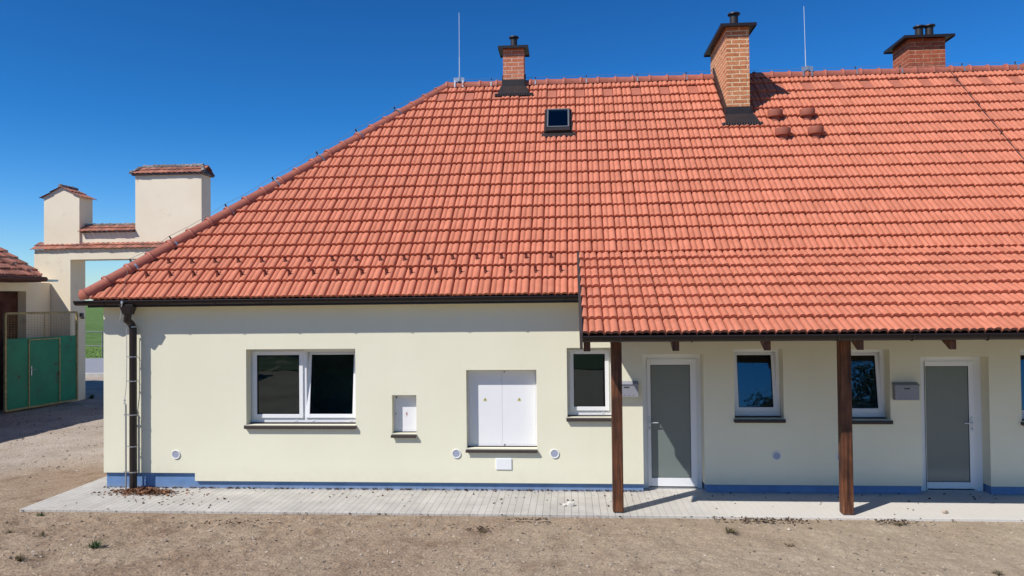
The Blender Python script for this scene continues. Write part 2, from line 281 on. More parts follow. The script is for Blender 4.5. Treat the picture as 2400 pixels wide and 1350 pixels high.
# ---------------------------------------------------------------- mesh helpers
class MB:
    def __init__(s): s.v = []; s.f = []; s.smooth = False
    def add(s, vs, fs):
        b = len(s.v); s.v += [tuple(v) for v in vs]; s.f += [tuple(i+b for i in f) for f in fs]; return s
    def box(s, x0, x1, y0, y1, z0, z1):
        return s.add([(x0,y0,z0),(x1,y0,z0),(x1,y1,z0),(x0,y1,z0),(x0,y0,z1),(x1,y0,z1),(x1,y1,z1),(x0,y1,z1)],
              [(0,3,2,1),(4,5,6,7),(0,1,5,4),(1,2,6,5),(2,3,7,6),(3,0,4,7)])
    def hexa(s, p): return s.add(p, [(0,3,2,1),(4,5,6,7),(0,1,5,4),(1,2,6,5),(2,3,7,6),(3,0,4,7)])
    def tube(s, pts, r, n=8, cap=True):
        pts = [Vector(p) for p in pts]; rings = []; ref = None
        for i, p in enumerate(pts):
            a = pts[max(i-1, 0)]; b = pts[min(i+1, len(pts)-1)]; d = (b-a).normalized()
            if ref is None or abs(ref.dot(d)) > 0.95: ref = Vector((0, 0, 1)) if abs(d.z) < 0.9 else Vector((1, 0, 0))
            x = d.cross(ref).normalized(); y = d.cross(x).normalized(); ref = -y if False else ref
            rr = r[i] if isinstance(r, (list, tuple)) else r
            rings.append([p + x*(rr*math.cos(2*PI*k/n)) + y*(rr*math.sin(2*PI*k/n)) for k in range(n)])
        vs = [q for R_ in rings for q in R_]; fs = []
        for i in range(len(rings)-1):
            for k in range(n): fs.append((i*n+k, i*n+(k+1) % n, (i+1)*n+(k+1) % n, (i+1)*n+k))
        if cap: fs += [tuple(range(n))[::-1], tuple((len(rings)-1)*n+k for k in range(n))]
        return s.add(vs, fs)
    def beam(s, a, b, wx, wz, up=(0, 0, 1)):
        a = Vector(a); b = Vector(b); d = (b-a).normalized(); x = d.cross(Vector(up)).normalized()*wx/2; z = x.cross(d).normalized()*wz/2
        return s.hexa([a-x-z, a+x-z, b+x-z, b-x-z, a-x+z, a+x+z, b+x+z, b-x+z])
    def lathe(s, c, prof, n=16, axis='Z'):
        vs = []
        for (r, h) in prof:
            for k in range(n):
                a = 2*PI*k/n; p = (r*math.cos(a), r*math.sin(a), h)
                if axis == 'Y': p = (p[0], h, p[1])
                vs.append((c[0]+p[0], c[1]+p[1], c[2]+p[2]))
        fs = []
        for i in range(len(prof)-1):
            for k in range(n): fs.append((i*n+k, i*n+(k+1) % n, (i+1)*n+(k+1) % n, (i+1)*n+k))
        fs.append(tuple(range(n))[::-1]); fs.append(tuple((len(prof)-1)*n+k for k in range(n)))
        return s.add(vs, fs)
    def build(s, name, m, parent=None, bevel=0.0, smooth=False, fix=True):
        me = bpy.data.meshes.new(name); me.from_pydata(s.v, [], s.f); me.update()
        if fix:
            bm = bmesh.new(); bm.from_mesh(me); bmesh.ops.recalc_face_normals(bm, faces=bm.faces[:]); bm.to_mesh(me); bm.free()
        return link(name, me, m, parent, bevel, smooth)
def link(name, me, m, parent=None, bevel=0.0, smooth=False):
    o = bpy.data.objects.new(name, me); C.objects.link(o)
    if m: me.materials.append(m)
    if smooth:
        me.polygons.foreach_set('use_smooth', [True]*len(me.polygons))
        try: me.set_sharp_from_angle(angle=math.radians(40))
        except Exception: pass
    if bevel > 0:
        b = o.modifiers.new('bevel', 'BEVEL'); b.width = bevel; b.segments = 2; b.limit_method = 'ANGLE'
    if parent: attach(o, parent)
    return o
def attach(o, parent):
    o.parent = parent
    if parent.type == 'EMPTY': o.matrix_parent_inverse = Matrix.Translation(-Vector(parent.location))
def tag(o, label=None, cat=None, group=None, kind=None):
    if label: o['label'] = label
    if cat: o['category'] = cat
    if group: o['group'] = group
    if kind: o['kind'] = kind
    return o
def thing(name, loc, label, cat, group=None):
    o = bpy.data.objects.new(name, None); C.objects.link(o); o.location = loc; o.empty_display_size = 0.2
    return tag(o, label, cat, group)

# tiles --------------------------------------------------------------------
def tile_profile():
    ss = [0, .02, .045, .07, .12, .20, .28, .36, .40, .43, .485, .51, .56, .63, .72, .81, .88, .93, .955, .98, 1.0]
    hs = []
    for s_ in ss:
        a = max(0, 1-((s_-.235)/.195)**2)**.42*.029; b = max(0, 1-((s_-.72)/.235)**2)**.42*.033
        hs.append(max(a, b, .002, .013 if .36 < s_ < .56 else 0))
    hs[0] = -0.020; hs[-1] = -0.016; hs[1] = -.004; hs[-2] = -.002
    return ss, hs
SS, HS = tile_profile()
def tile_mesh(O, Ud, Vd, Nd, cols, rows, wid, lift=0.054, flat=False, keep=None, jit=0.0022, seed=1):
    """cols: list of u starts; rows: list of v boundaries; every tile is its own island"""
    rg = np.random.default_rng(seed); vs = []; fs = []; k = len(SS)
    ss = np.array(SS); hs = np.array(HS) if not flat else np.where((ss > .03) & (ss < .97), .018, 0.0)
    O = np.array(O); Ud = np.array(Ud); Vd = np.array(Vd); Nd = np.array(Nd); b = 0
    for ri in range(len(rows)-1):
        v0, v1 = rows[ri], rows[ri+1]
        for u0 in cols:
            if keep and not keep(u0, v0, v1): continue
            j = rg.normal(0, jit, 4); u = u0+ss*wid*0.992+j[0]
            lo = O+np.outer(u, Ud)+np.outer(hs+lift+j[2], Nd)+Vd*(v0+j[1]-0.004)
            mid = O+np.outer(u, Ud)+np.outer(hs+lift*0.1+j[3]*.3, Nd)+Vd*(v1+0.02)
            lip = lo-Nd*(0.038)+Vd*0.002
            up0 = lo+Vd*0.006+Nd*0.0015                # softened nose
            vs += [lip, lo, up0, mid]
            for a in range(3):
                for c in range(k-1): fs.append((b+a*k+c, b+a*k+c+1, b+(a+1)*k+c+1, b+(a+1)*k+c))
            b += 4*k
    return np.concatenate(vs), fs
def cut(me, co, no):
    bm = bmesh.new(); bm.from_mesh(me)
    bmesh.ops.bisect_plane(bm, geom=bm.verts[:]+bm.edges[:]+bm.faces[:], plane_co=co, plane_no=no, clear_outer=True)
    bm.to_mesh(me); bm.free()
def mesh_np(name, v, f):
    me = bpy.data.meshes.new(name); me.from_pydata(v.tolist() if hasattr(v, 'tolist') else v, [], f); me.update(); return me

# ================================================================ SETTING
def vnoise(x, y, sc, seed):
    rg = np.random.default_rng(seed); T = rg.random((256, 256)); X = x*sc; Y = y*sc
    xi = np.floor(X).astype(int); yi = np.floor(Y).astype(int); fx = X-xi; fy = Y-yi; fx = fx*fx*(3-2*fx); fy = fy*fy*(3-2*fy)
    g = lambda i, j: T[i % 256, j % 256]
    return (g(xi, yi)*(1-fx)+g(xi+1, yi)*fx)*(1-fy)+(g(xi, yi+1)*(1-fx)+g(xi+1, yi+1)*fx)*fy-0.5
XPAV = onY(45, 1203, -PAVE).x
def ground_h(x, y):
    """height of the soil; level below paving and house"""
    h = 0.05*vnoise(x, y, 0.6, 1)+0.035*vnoise(x, y, 2.1, 2)+0.022*vnoise(x, y, 6, 3)+0.020*vnoise(x, y, 13, 4)+0.020*vnoise(x, y, 29, 5)
    rough = np.clip((-PAVE-y)/0.35, 0.25, 1)
    left = np.clip((XC-1.0-x)/1.2, 0, 1)
    rough = rough*np.where(x < -3, 1.35, 1.0)
    amp = np.where(y < -PAVE, rough, np.maximum(0.25, left*0.9))
    z = -0.035+h*amp*0.9
    under = (y > -PAVE+0.03) & (x > XPAV+0.05)
    return np.where(under, -0.12, z)
def grid_axis(segs):
    a = []
    for (x0, x1, st) in segs: a += list(np.arange(x0, x1, st))
    return np.array(a+[segs[-1][1]])
gx = grid_axis([(-400, -60, 40), (-60, -20, 4), (-20, -9.5, 0.14), (-9.5, 8.2, 0.035), (8.2, 14, 0.5), (14, 60, 6), (60, 400, 40)])
gy = grid_axis([(-300, -40, 30), (-40, -8, 3), (-8, -4.3, 0.3), (-4.3, -1.15, 0.028), (-1.15, 3, 0.09), (3, 16, 0.16), (16, 32, 1.0)])
GX, GY = np.meshgrid(gx, gy, indexing='ij'); GZ = ground_h(GX, GY)
nx, ny = len(gx), len(gy)
vv = np.stack([GX.ravel(), GY.ravel(), GZ.ravel()], 1)
ii = (np.arange(nx-1)[:, None]*ny+np.arange(ny-1)[None, :]).ravel()
ff = np.stack([ii, ii+ny, ii+ny+1, ii+1], 1)
me = bpy.data.meshes.new('ground'); me.vertices.add(len(vv)); me.vertices.foreach_set('co', vv.ravel())
me.loops.add(len(ff)*4); me.loops.foreach_set('vertex_index', ff.ravel().astype(np.int32)); me.polygons.add(len(ff))
me.polygons.foreach_set('loop_start', np.arange(0, len(ff)*4, 4, dtype=np.int32)); me.update(calc_edges=True)
tag(link('ground', me, M_ground, smooth=False), kind='structure')

# paving round the house: slightly raised block path with an edging row
xpl = onY(45, 1203, -PAVE).x
b = MB(); b.box(xpl, XEND+1, -PAVE, 0.42, -0.1, 0.0)
b.box(xpl, XC-0.02, 0.42, 9.6, -0.1, 0.0)
tag(b.build('paving', M_pave, bevel=0.006), kind='structure')

b = MB(); b.box(-300, 300, -290, -21, -0.3, 0.005); tag(b.build('lawn', M_lawn), kind='structure')
# road beyond the gateway and the field
b = MB(); b.box(-300, 300, 19.6, 29.6, -0.3, 0.02); tag(b.build('road', M_asph), kind='structure')
b = MB(); b.box(-300, 300, 19.35, 19.597, -0.3, 0.11); tag(b.build('kerb', M_kerb, bevel=0.02), kind='structure')
fx_ = grid_axis([(-700, -60, 40), (-60, -10, 0.8), (-10, 100, 5), (100, 700, 60)]); fy_ = grid_axis([(29.6, 34, 0.2), (34, 60, 1), (60, 200, 10), (200, 1500, 100)])
AX, AY = np.meshgrid(fx_, fy_, indexing='ij')
AZ = -0.02+np.clip((AY-29.6)/2.5, 0, 1)*0.42+(AY-29.6)*0.004+0.10*vnoise(AX, AY, 2.3, 9)+np.where(AY < 34, 0.12*vnoise(AX, AY, 5, 10), 0)
n1, n2 = len(fx_), len(fy_); i3 = (np.arange(n1-1)[:, None]*n2+np.arange(n2-1)[None, :]).ravel()
me = mesh_np('field', np.stack([AX.ravel(), AY.ravel(), AZ.ravel()], 1), np.stack([i3, i3+n2, i3+n2+1, i3+1], 1).tolist())
tag(link('field', me, M_field, smooth=True), kind='structure')

# ================================================================ HOUSE
house = thing('house', (XC, 0, 0), 'long single storey cream rendered house with red tiled hipped roof and blue plinth', 'house')
H = house
xw = lambda px, py=900, Y=0.0: onY(px, py, Y).x
zw = lambda px, py, Y=0.0: onY(px, py, Y).z
# openings: (x0,x1,z0,z1)
def opening(x0, x1, y0, y1):
    xm = (x0+x1)/2
    return (xw(x0, (y0+y1)/2), xw(x1, (y0+y1)/2), zw(xm, y1), zw(xm, y0))
W1 = opening(577, 833, 818, 996); W3 = opening(1329, 1435, 815, 978); W4 = opening(1721, 1836, 818, 981); W5 = opening(1969, 2086, 819, 984); W6 = opening(2393, 2510, 818, 988)
BX = opening(1093, 1258, 867, 1051); NI = opening(919, 976, 926, 1016)
D1 = opening(1507, 1650, 830, 1146); D2 = opening(2160, 2320, 836, 1158)
D1 = (D1[0], D1[1], 0.0, D1[3]); D2 = (D2[0], D2[1], 0.0, D2[3])
XP = xw(457, 1120); ZP1 = zw(350, 1108); ZP2 = zw(1000, 1131)
WT = 3.02
ops = [W1, W3, W4, W5, W6, BX, NI, D1, D2]
bot = [(XC, XP, -1, ZP1), (XP, XEND, -1, ZP2)]
xs = sorted({XC, XP, XEND, *[o[0] for o in ops], *[o[1] for o in ops]})
zs = sorted({0.0, ZP1, ZP2, WT, *[o[2] for o in ops], *[o[3] for o in ops]})
def filled(i, j):
    if i < 0 or j < 0 or i >= len(xs)-1 or j >= len(zs)-1: return False
    x = (xs[i]+xs[i+1])/2; z = (zs[j]+zs[j+1])/2
    return not any(o[0] < x < o[1] and o[2] < z < o[3] for o in ops+bot)
b = MB(); T = 0.42
for i in range(len(xs)-1):
    for j in range(len(zs)-1):
        if not filled(i, j): continue
        x0, x1, z0, z1 = xs[i], xs[i+1], zs[j], zs[j+1]
        b.add([(x0,0,z0),(x1,0,z0),(x1,0,z1),(x0,0,z1)], [(0,1,2,3)])
        b.add([(x0,T,z0),(x1,T,z0),(x1,T,z1),(x0,T,z1)], [(3,2,1,0)])
        if not filled(i-1, j): b.add([(x0,0,z0),(x0,T,z0),(x0,T,z1),(x0,0,z1)], [(3,2,1,0)])
        if not filled(i+1, j): b.add([(x1,0,z0),(x1,T,z0),(x1,T,z1),(x1,0,z1)], [(0,1,2,3)])
        if not filled(i, j-1): b.add([(x0,0,z0),(x1,0,z0),(x1,T,z0),(x0,T,z0)], [(3,2,1,0)])
        if not filled(i, j+1): b.add([(x0,0,z1),(x1,0,z1),(x1,T,z1),(x0,T,z1)], [(0,1,2,3)])
YBK = 2*YR-YE-0.3           # back wall
b.box(XC, XC+T, T+0.002, YBK, ZP1, WT-0.004); b.box(XEND-T, XEND, T+0.002, YBK, 0.0, WT-0.004); b.box(XC+T+0.002, XEND-T-0.002, YBK-T, YBK-0.003, 0.0, WT-0.004)
me = bpy.data.meshes.new('wall'); me.from_pydata(b.v, [], b.f)
bm = bmesh.new(); bm.from_mesh(me); bmesh.ops.remove_doubles(bm, verts=bm.verts[:], dist=0.0005); bm.to_mesh(me); bm.free()
link('wall', me, M_wall, H)
# soft plaster corner is left crisp; inner rooms: floor, ceiling, partition walls
b = MB(); b.box(XC+T, XEND-T, T+0.01, YBK-T-0.01, 0.02, 0.06); b.box(XC+T, XEND-T, T+0.01, YBK-T-0.01, 2.72, 2.80)
b.box(XC+T, XEND-T, 4.3, 4.42, 0.07, 2.71)
for xx in (xw(900), xw(1480), D1[1]+0.25, xw(1930), D2[0]-0.2, D2[1]+0.25): b.box(xx-0.05, xx+0.05, T+0.02, 4.29, 0.07, 2.71)
b.build('interior', M_int, H)
# plinth
b = MB()
for (x0, x1, zt) in ((XC+0.025, XP, ZP1-0.003), (XP+0.002, D1[0]-0.003, ZP2-0.003), (D1[1]+0.02, D2[0]-0.003, ZP2-0.003), (D2[1]+0.02, XEND-0.03, ZP2-0.003)):
    b.box(x0, x1, 0.045, 0.41, -0.1, zt)
b.box(XC+0.025, XC+0.4, 0.412, YBK-0.05, -0.1, ZP1-0.003)
b.build('plinth', M_blue, H)
# soffit and fascia below the main eave
b = MB(); b.box(XC-0.10, XPL+0.4, -0.235, -0.002, 2.985, 3.012); b.box(XC-0.10, XC-0.002, 0.0, YBK, 2.985, 3.012)
b.build('soffit', M_wall, H)
b = MB(); b.box(XC-0.10, XPL-0.02, -0.262, -0.237, 2.96, 3.055); b.build('fascia', M_brown, H)

# ---- roof
colX = onP(1301.7, 675, RP, N).x; TW = 0.2
cols = [colX+TW*k for k in range(-int((colX-XE)/TW)-2, int((XEND-colX)/TW)+1)]
ypx = [689.5, 656.7, 626.7, 599, 571.7, 543.3, 516.7, 489, 462.5, 437, 411.5, 385.8, 362.5, 340, 317.5, 295, 275.8, 255.8, 237.5, 217.5, 198]
rows = [roofv(1180, y) for y in ypx]; rows[0] = -0.02; rows[-1] = VL-0.03
hipn = Vector((-(YR-YE), XR-XE, 0)).normalized()     # points outward over the hip
rowP = (roofv(1400, 596))
ventrow = len(rows)-3
vc = min(range(len(cols)), key=lambda i: abs(cols[i]+TW/2-onP(1356, 228, RP, N).x))
def is_vent(u0, v0): return abs(v0-rows[ventrow]) < 1e-6 and (round((u0-cols[vc])/TW) % 3 == 0)
ch_boxes = []
def keep(u0, v0, v1):
    if u0 > XPL-TW*0.5 and v0 < rows[3]-0.01: return False
    hy = XE+(XR-XE)*min(1, v1/VL)
    if u0+TW < XE+(XR-XE)*(v0/VL)-0.02: return False
    return not is_vent(u0, v0)
v, f = tile_mesh(RP, U, V, N, cols, rows, TW, keep=keep)
me = mesh_np('roof', v, f); cut(me, (XE+0.03, YE, 0), hipn)
roof = link('roof', me, M_tile, H, smooth=True)
# porch field
pcol = onP(1416.7, 783, PP, NP_).x
pcols = [pcol+TW*k for k in range(-3, int((XEND-pcol)/TW)+1)]
pv = [ (onP(1400, y, PP, NP_)-PP).dot(VP_) for y in (787, 753.3, 726.7, 702.5, 678, 655.8, 633.7, 613.5, 596)]
pv[0] = -0.01; pv[-1] = VPL+0.03
v, f = tile_mesh(PP, U, VP_, NP_, pcols, pv, TW, seed=3)
me = mesh_np('porch_roof', v, f); cut(me, (XPL, 0, 0), (-1, 0, 0)); cut(me, (XEND, 0, 0), (1, 0, 0))
link('porch_roof', me, M_tile, H, smooth=True)
# hip end field (left) and rear fields
Lrun = XR-XE; VH = Vector((Lrun, 0, ZR-ZE)); VHL = VH.length; VH.normalize(); UH = Vector((0, -1, 0)); NH = UH.cross(VH)
hr = [VHL*k/20 for k in range(21)]; hc = [YE*-1-0.1-TW*k for k in range(0, int((2*(YR-YE)+0.2)/TW)+2)]
v, f = tile_mesh(Vector((XE, 0, ZE)), UH, VH, NH, hc, hr, TW, seed=4)
me = mesh_np('roof', v, f); cut(me, (XE+0.0, YE-0.03, 0), -hipn)
cut(me, (XE, 2*YR-YE+0.03, 0), Vector((-(YR-YE), -(XR-XE), 0)).normalized()*-1)
link('hip_end_roof', me, M_tile, H, smooth=True)
# battens/underlay closing the roof, rear slope
e = 0.035
def under(p): return Vector(p)-Vector((0, 0, e))
A = under((XE+0.05, YE+0.03, ZE)); B = under((XEND, YE+0.03, ZE)); R1 = under((XR, YR, ZR)); R2 = under((XEND, YR, ZR)); D_ = under((XE+0.05, 2*YR-YE, ZE)); E_ = under((XEND, 2*YR-YE, ZE))
b = MB(); b.add([A, B, R2, R1], [(0, 1, 2, 3)]); b.add([A, R1, D_], [(0, 1, 2)]); b.add([D_, R1, R2, E_], [(0, 1, 2, 3)]); b.add([B, E_, R2], [(0, 1, 2)])
# porch underlay boards
q = lambda p, dz: Vector((p[0], p[1], p[2]-dz))
pa = Vector((XPL+0.012, YPE+0.03, ZPE)); pb = Vector((XEND, YPE+0.03, ZPE)); pc = Vector((XEND, YB, ZB)); pd = Vector((XPL+0.012, YB, ZB))
b.build('roof_underlay', M_flash, H, fix=False)
b = MB(); b.hexa([q(pa, .07), q(pb, .07), q(pc, .07), q(pd, .07), q(pa, .03), q(pb, .03), q(pc, .03), q(pd, .03)]); b.build('porch_boarding', M_wood, H)
b = MB(); v, f = tile_mesh(Vector((0, 2*YR-YE, ZE)), Vector((-1, 0, 0)), Vector((0, -V.y, V.z)), Vector((0, V.z, V.y)), [-XEND+0.4*k for k in range(int((XEND-XE)/0.4))], [0.68*k for k in range(11)], 0.4, seed=8)
me = mesh_np('r', v, f); cut(me, (XE, 2*YR-YE+0.03, 0), Vector((-(YR-YE), -(XR-XE), 0)).normalized()); link('rear_roof', me, M_tile, H, smooth=True)

# vent tiles
flat_v, flat_f = tile_mesh(Vector((0, 0, 0)), U, V, N, [0.0], [0.0, rows[ventrow+1]-rows[ventrow]], TW, lift=0.046, flat=True, jit=0)
fm = mesh_np('vent_tile', flat_v, flat_f); fm.materials.append(M_venttile)
# small raised hood on each vent tile
for c in cols:
    if is_vent(c, rows[ventrow]) and c < 10.8 and c > XR-1.0+0.3:
        o = bpy.data.objects.new('vent_tile', fm); C.objects.link(o); o.location = RP+U*c+V*rows[ventrow]; o.parent = roof

# snow hooks
hk = MB(); hd = V*-1
hk.beam((0, 0, 0), tuple(V*0.10), 0.022, 0.005, up=tuple(N))
hk.beam(tuple(V*0.0-N*0.002), tuple(N*0.11+V*0.0), 0.044, 0.010, up=tuple(V))
hk.beam(tuple(N*0.09+V*0.002), tuple(N*0.02-V*0.06), 0.028, 0.005, up=tuple(U.cross(V)))
hk.beam(tuple(V*0.0+N*0.012-U*0.03), tuple(V*0.0+N*0.012+U*0.03), 0.03, 0.012, up=tuple(N))
hm = bpy.data.meshes.new('snow_hook'); hm.from_pydata(hk.v, [], hk.f); hm.materials.append(M_hook)
bm = bmesh.new(); bm.from_mesh(hm); bmesh.ops.recalc_face_normals(bm, faces=bm.faces[:]); bm.to_mesh(hm); bm.free()
def hookrow(px0, n, py0, py1, xlast):
    P0 = onP(px0, py0, RP, N)
    for k in range(n):
        x = P0.x+2*TW*k
        if x > XPL-0.15: break
        vcoord = (P0-RP).dot(V)
        o = bpy.data.objects.new('snow_hook', hm); C.objects.link(o); o.location = RP+U*x+V*vcoord+N*0.04; o.parent = roof
hookrow(400, 20, 621, 616, 1286); hookrow(349, 20, 652, 645, 1320)

# ridge and hip caps
def caps(a, bpt, L, r, mat_, name, seed=0, parent=None, start_cap=False, lichen=False):
    a = Vector(a); bpt = Vector(bpt); d = (bpt-a).normalized(); side = d.cross(Vector((0, 0, 1))).normalized(); up = side.cross(d).normalized()
    n = max(1, int(round((bpt-a).length/L))); L = (bpt-a).length/n; vs = []; fs = []; K = 13; bse = 0; rg = np.random.default_rng(seed)
    for i in range(n):
        p0 = a+d*(L*i); j = Vector(rg.normal(0, 0.003, 3))
        st = [(0, r*1.13), (0.035, r*1.20), (0.06, r*1.06), (0.075, r*1.0), (L+0.02, r*0.93)]
        if i == 0 and start_cap: st = [(-0.05, r*0.35), (-0.03, r*0.75), (0.0, r*1.0)]+st[1:]
        ring0 = bse
        for (t_, rr) in st:
            for k in range(K):
                an = PI*(k/(K-1))*1.16-PI*0.08
                vs.append(p0+j+d*t_+side*(-rr*math.cos(an))+up*(rr*math.sin(an)*1.0))
        for s_ in range(len(st)-1):
            for k in range(K-1): fs.append((ring0+s_*K+k, ring0+s_*K+k+1, ring0+(s_+1)*K+k+1, ring0+(s_+1)*K+k))
        fs.append(tuple(ring0+k for k in range(K)))
        bse += len(st)*K
    me = bpy.data.meshes.new(name); me.from_pydata([tuple(x) for x in vs], [], fs)
    o = link(name, me, mat_, None, smooth=True); o.parent = parent
    return o
cr_ = 0.112
caps((XR-0.02, YR, ZR+0.005), (XEND, YR, ZR+0.005), 0.375, cr_, M_cap, 'ridge_cap', 1, roof)
caps((XE-0.02, YE-.02, ZE+0.045), (XR+0.05, YR+0.05, ZR+0.04), 0.40, 0.115, M_cap, 'hip_cap', 2, roof, True)
caps((XE-0.0, 2*YR-YE, ZE+0.03), (XR+0.05, YR-0.05, ZR+0.0), 0.40, 0.115, M_cap, 'hip_cap', 3, roof, True)

# gutters
def gutter(name, x0, x1, y, z, r, parent):
    vs = []; fs = []; K = 11
    prof = [(-r-0.012, 0.004), (-r-0.012, -0.014), (-r, -0.006)]
    prof = [(-r-0.014, -0.004), (-r-0.012, 0.008), (-r, 0.0)]+[(-r*math.cos(PI*k/(K-1)), -r*math.sin(PI*k/(K-1))*1.0) for k in range(1, K)]
    prof2 = [(p[0]*0.93 if i > 2 else p[0]+0.006, p[1]*0.93+0.002) for i, p in enumerate(prof)]
    n = len(prof)
    for x in (x0, x1):
        for p in prof: vs.append((x, y+p[0], z+p[1]))
        for p in prof2: vs.append((x, y+p[0], z+p[1]))
    for k in range(n-1):
        fs.append((k, k+1, 2*n+k+1, 2*n+k)); fs.append((n+k+1, n+k, 3*n+k, 3*n+k+1))
    # end caps
    for s_ in (0, 2*n): fs.append(tuple(s_+k for k in range(2, n)))
    g = MB(); g.add(vs, fs)
    x = x0+0.5
    while x < x1:
        g.tube([(x, y-(r+0.004)*math.cos(PI*k/8), z-(r+0.005)*math.sin(PI*k/8)) for k in range(9)], 0.009, 5); x += 0.92
    return g.build(name, M_brown, parent, smooth=True)
gx0 = onY(178, 707, -0.26).x
GY_, GZ_ = -0.258, 3.062
gutter('gutter', gx0, XPL-0.015, GY_, GZ_, 0.072, H)
gutter('gutter', XPL+0.0, XEND, YPE-0.045, ZPE-0.005, 0.078, H)

# porch timber
barge = MB()
def bq(y, z, dz0, dz1, x0, x1): return [(x0, y, z+dz0), (x1, y, z+dz0), (x0, y, z+dz1), (x1, y, z+dz1)]
P0 = bq(YPE-0.12, ZPE-0.07, -0.10, 0.11, XPL-0.03, XPL+0.008); P1 = bq(YB+0.1, ZB+0.06, -0.12, 0.05, XPL-0.03, XPL+0.008)
barge.hexa([P0[0], P0[1], P1[1], P1[0], P0[2], P0[3], P1[3], P1[2]])
# side cheek between the kicked roof and the main slope
barge.add([(XPL+0.0, YPE, ZPE-0.03), (XPL+0.0, YE-0.05, ZE-0.05), (XPL+0.0, YB, ZB), ], [(0, 1, 2)])
barge.build('barge_board', M_sill, H)
post_d = -onZ(1450, 1203).y; PY = -post_d+0.075
def ontop(Y): return ZPE+(Y-YPE)*(ZB-ZPE)/(YB-YPE)
b = MB(); bt = ontop(PY)-0.19; b.box(XPL+0.05, XEND-0.05, PY-0.075, PY+0.075, bt-0.16, bt); b.build('beam', M_wood, H, bevel=0.008)
for (pxl, pxr, pyb) in ((1437, 1461, 1202), (1971, 2006, 1214)):
    Pl = onY(pxl, pyb-40, PY-.075); Pr = onY(pxr, pyb-40, PY-.075); xm = (Pl.x+Pr.x)/2
    wd = 0.075
    b = MB(); b.box(xm-wd, xm+wd, PY-wd, PY+wd, 0.012, bt-0.162)
    po = b.build('post', M_wood, H, bevel=0.012)
    b = MB(); b.box(xm-0.045, xm+0.045, PY-0.045, PY+0.045, -0.02, 0.010); fo = b.build('post_foot', M_galv, None); fo.parent = po
for k, pxr in enumerate((1372, 1582, 1795, 2011, 2226, 2441)):
    x = onY(pxr, 815, YPE+0.1).x
    if k == 0: x = XPL+0.065
    b = MB(); hw = 0.045
    y0, y1 = YPE+0.02, YB-0.2
    t0, t1 = ontop(y0)-0.07, ontop(y1)-0.07
    b.hexa([(x-hw, y0, t0-0.15), (x+hw, y0, t0-0.15), (x+hw, y1, t1-0.17), (x-hw, y1, t1-0.17), (x-hw, y0, t0-.002), (x+hw, y0, t0-.002), (x+hw, y1, t1-.002), (x-hw, y1, t1-.002)])
    b.build('rafter', M_wood, H, bevel=0.006)

# ---- windows
def frame_boxes(b, x0, x1, z0, z1, y0, y1, t, tb=None):
    tb = tb or t
    b.box(x0, x0+t, y0, y1, z0, z1); b.box(x1-t, x1, y0, y1, z0, z1)
    b.box(x0+t, x1-t, y0+.0005, y1-.0005, z0, z0+tb); b.box(x0+t, x1-t, y0+.0005, y1-.0005, z1-t, z1)
def rotz(o_list, x, z, y, ang):
    pass
def sash(win, x0, x1, z0, z1, y, tilt=0.0, t=0.062, rubber=True):
    b = MB(); frame_boxes(b, x0, x1, z0, z1, -0.022, 0.045, t)
    s_ = b.build('sash', M_white, None, bevel=0.004)
    b = MB(); frame_boxes(b, x0+t-.001, x1-t+.001, z0+t-.001, z1-t+.001, -0.012, 0.03, 0.008); g = b.build('seal', M_seal, None)
    b = MB(); b.box(x0+t+.004, x1-t-.004, 0.004, 0.012, z0+t+.004, z1-t-.004); p = b.build('pane', M_glass, None)
    for o in (s_, g, p):
        o.parent = win
        # hinge at the foot, top leaning into the room
        R_ = Matrix.Translation((0, y, z0)) @ Matrix.Rotation(-tilt, 4, 'X') @ Matrix.Translation((0, 0, -z0))
        o.matrix_local = R_
def window(op, rec, sashes, ff_=0.055, tb=0.085, skew=0.0, sill=True, hidden_right=False, name='window', label=None):
    x0, x1, z0, z1 = op
    fr = MB(); frame_boxes(fr, x0+.002, x1-.002, z0+0.012, z1-.002, rec, rec+0.07, ff_, tb)
    n = len(sashes)
    if n == 2:
        xm = (x0+x1)/2; fr.box(xm-0.032, xm+0.032, rec+.0006, rec+.0694, z0+0.012+tb, z1-.002-ff_)
    w_ = fr.build('window', M_white, H, bevel=0.003)
    if label: w_['label'] = label
    for k, tl in enumerate(sashes):
        a = x0+ff_-0.012 if k == 0 else xm+0.022; c_ = x1-ff_+0.012 if k == n-1 else xm-0.022
        sash(w_, a, c_, z0+tb+0.0, z1-ff_+0.010, rec-0.002, tl)
    # drain caps
    for fx in ((0.42, 0.58, 0.93) if n == 2 else (0.8,)):
        b = MB(); X = x0+(x1-x0)*fx; b.box(X-0.02, X+0.02, rec-0.006, rec+0.001, z0+0.035, z0+0.047)
        d_ = b.build('drain_cap', M_white, None); d_.parent = w_
    # sill: sloping metal tray with upstand ends
    s_ = MB(); s_.hexa([(x0-.015, -.055, z0-.022), (x1+.012, -.055, z0-.022), (x1-.003, rec, z0-.004), (x0+.003, rec, z0-.004), (x0-.015, -.055, z0-.016), (x1+.012, -.055, z0-.016), (x1-.003, rec, z0+.010), (x0+.003, rec, z0+.010)])
    s_.box(x0-.015, x1+.012, -.058, -.0555, z0-.058, z0-.014)
    s_.box(x0-.017, x0-.0155, -.057, 0.0, z0-.05, z0-.004); s_.box(x1+.0125, x1+.014, -.057, 0.0, z0-.05, z0-.004)
    o = s_.build('sill', M_sill, None, bevel=0.001); o.parent = w_
    return w_
TL = math.radians(7)
window(W1, 0.20, [0.0, TL], label='wide two-part window, right sash tilted open')
window(W3, 0.16, [0.0], label='small window closest to the porch post')
window(W4, 0.20, [TL*1.15]); window(W5, 0.20, [TL*1.1]); window(W6, 0.20, [TL*1.1])

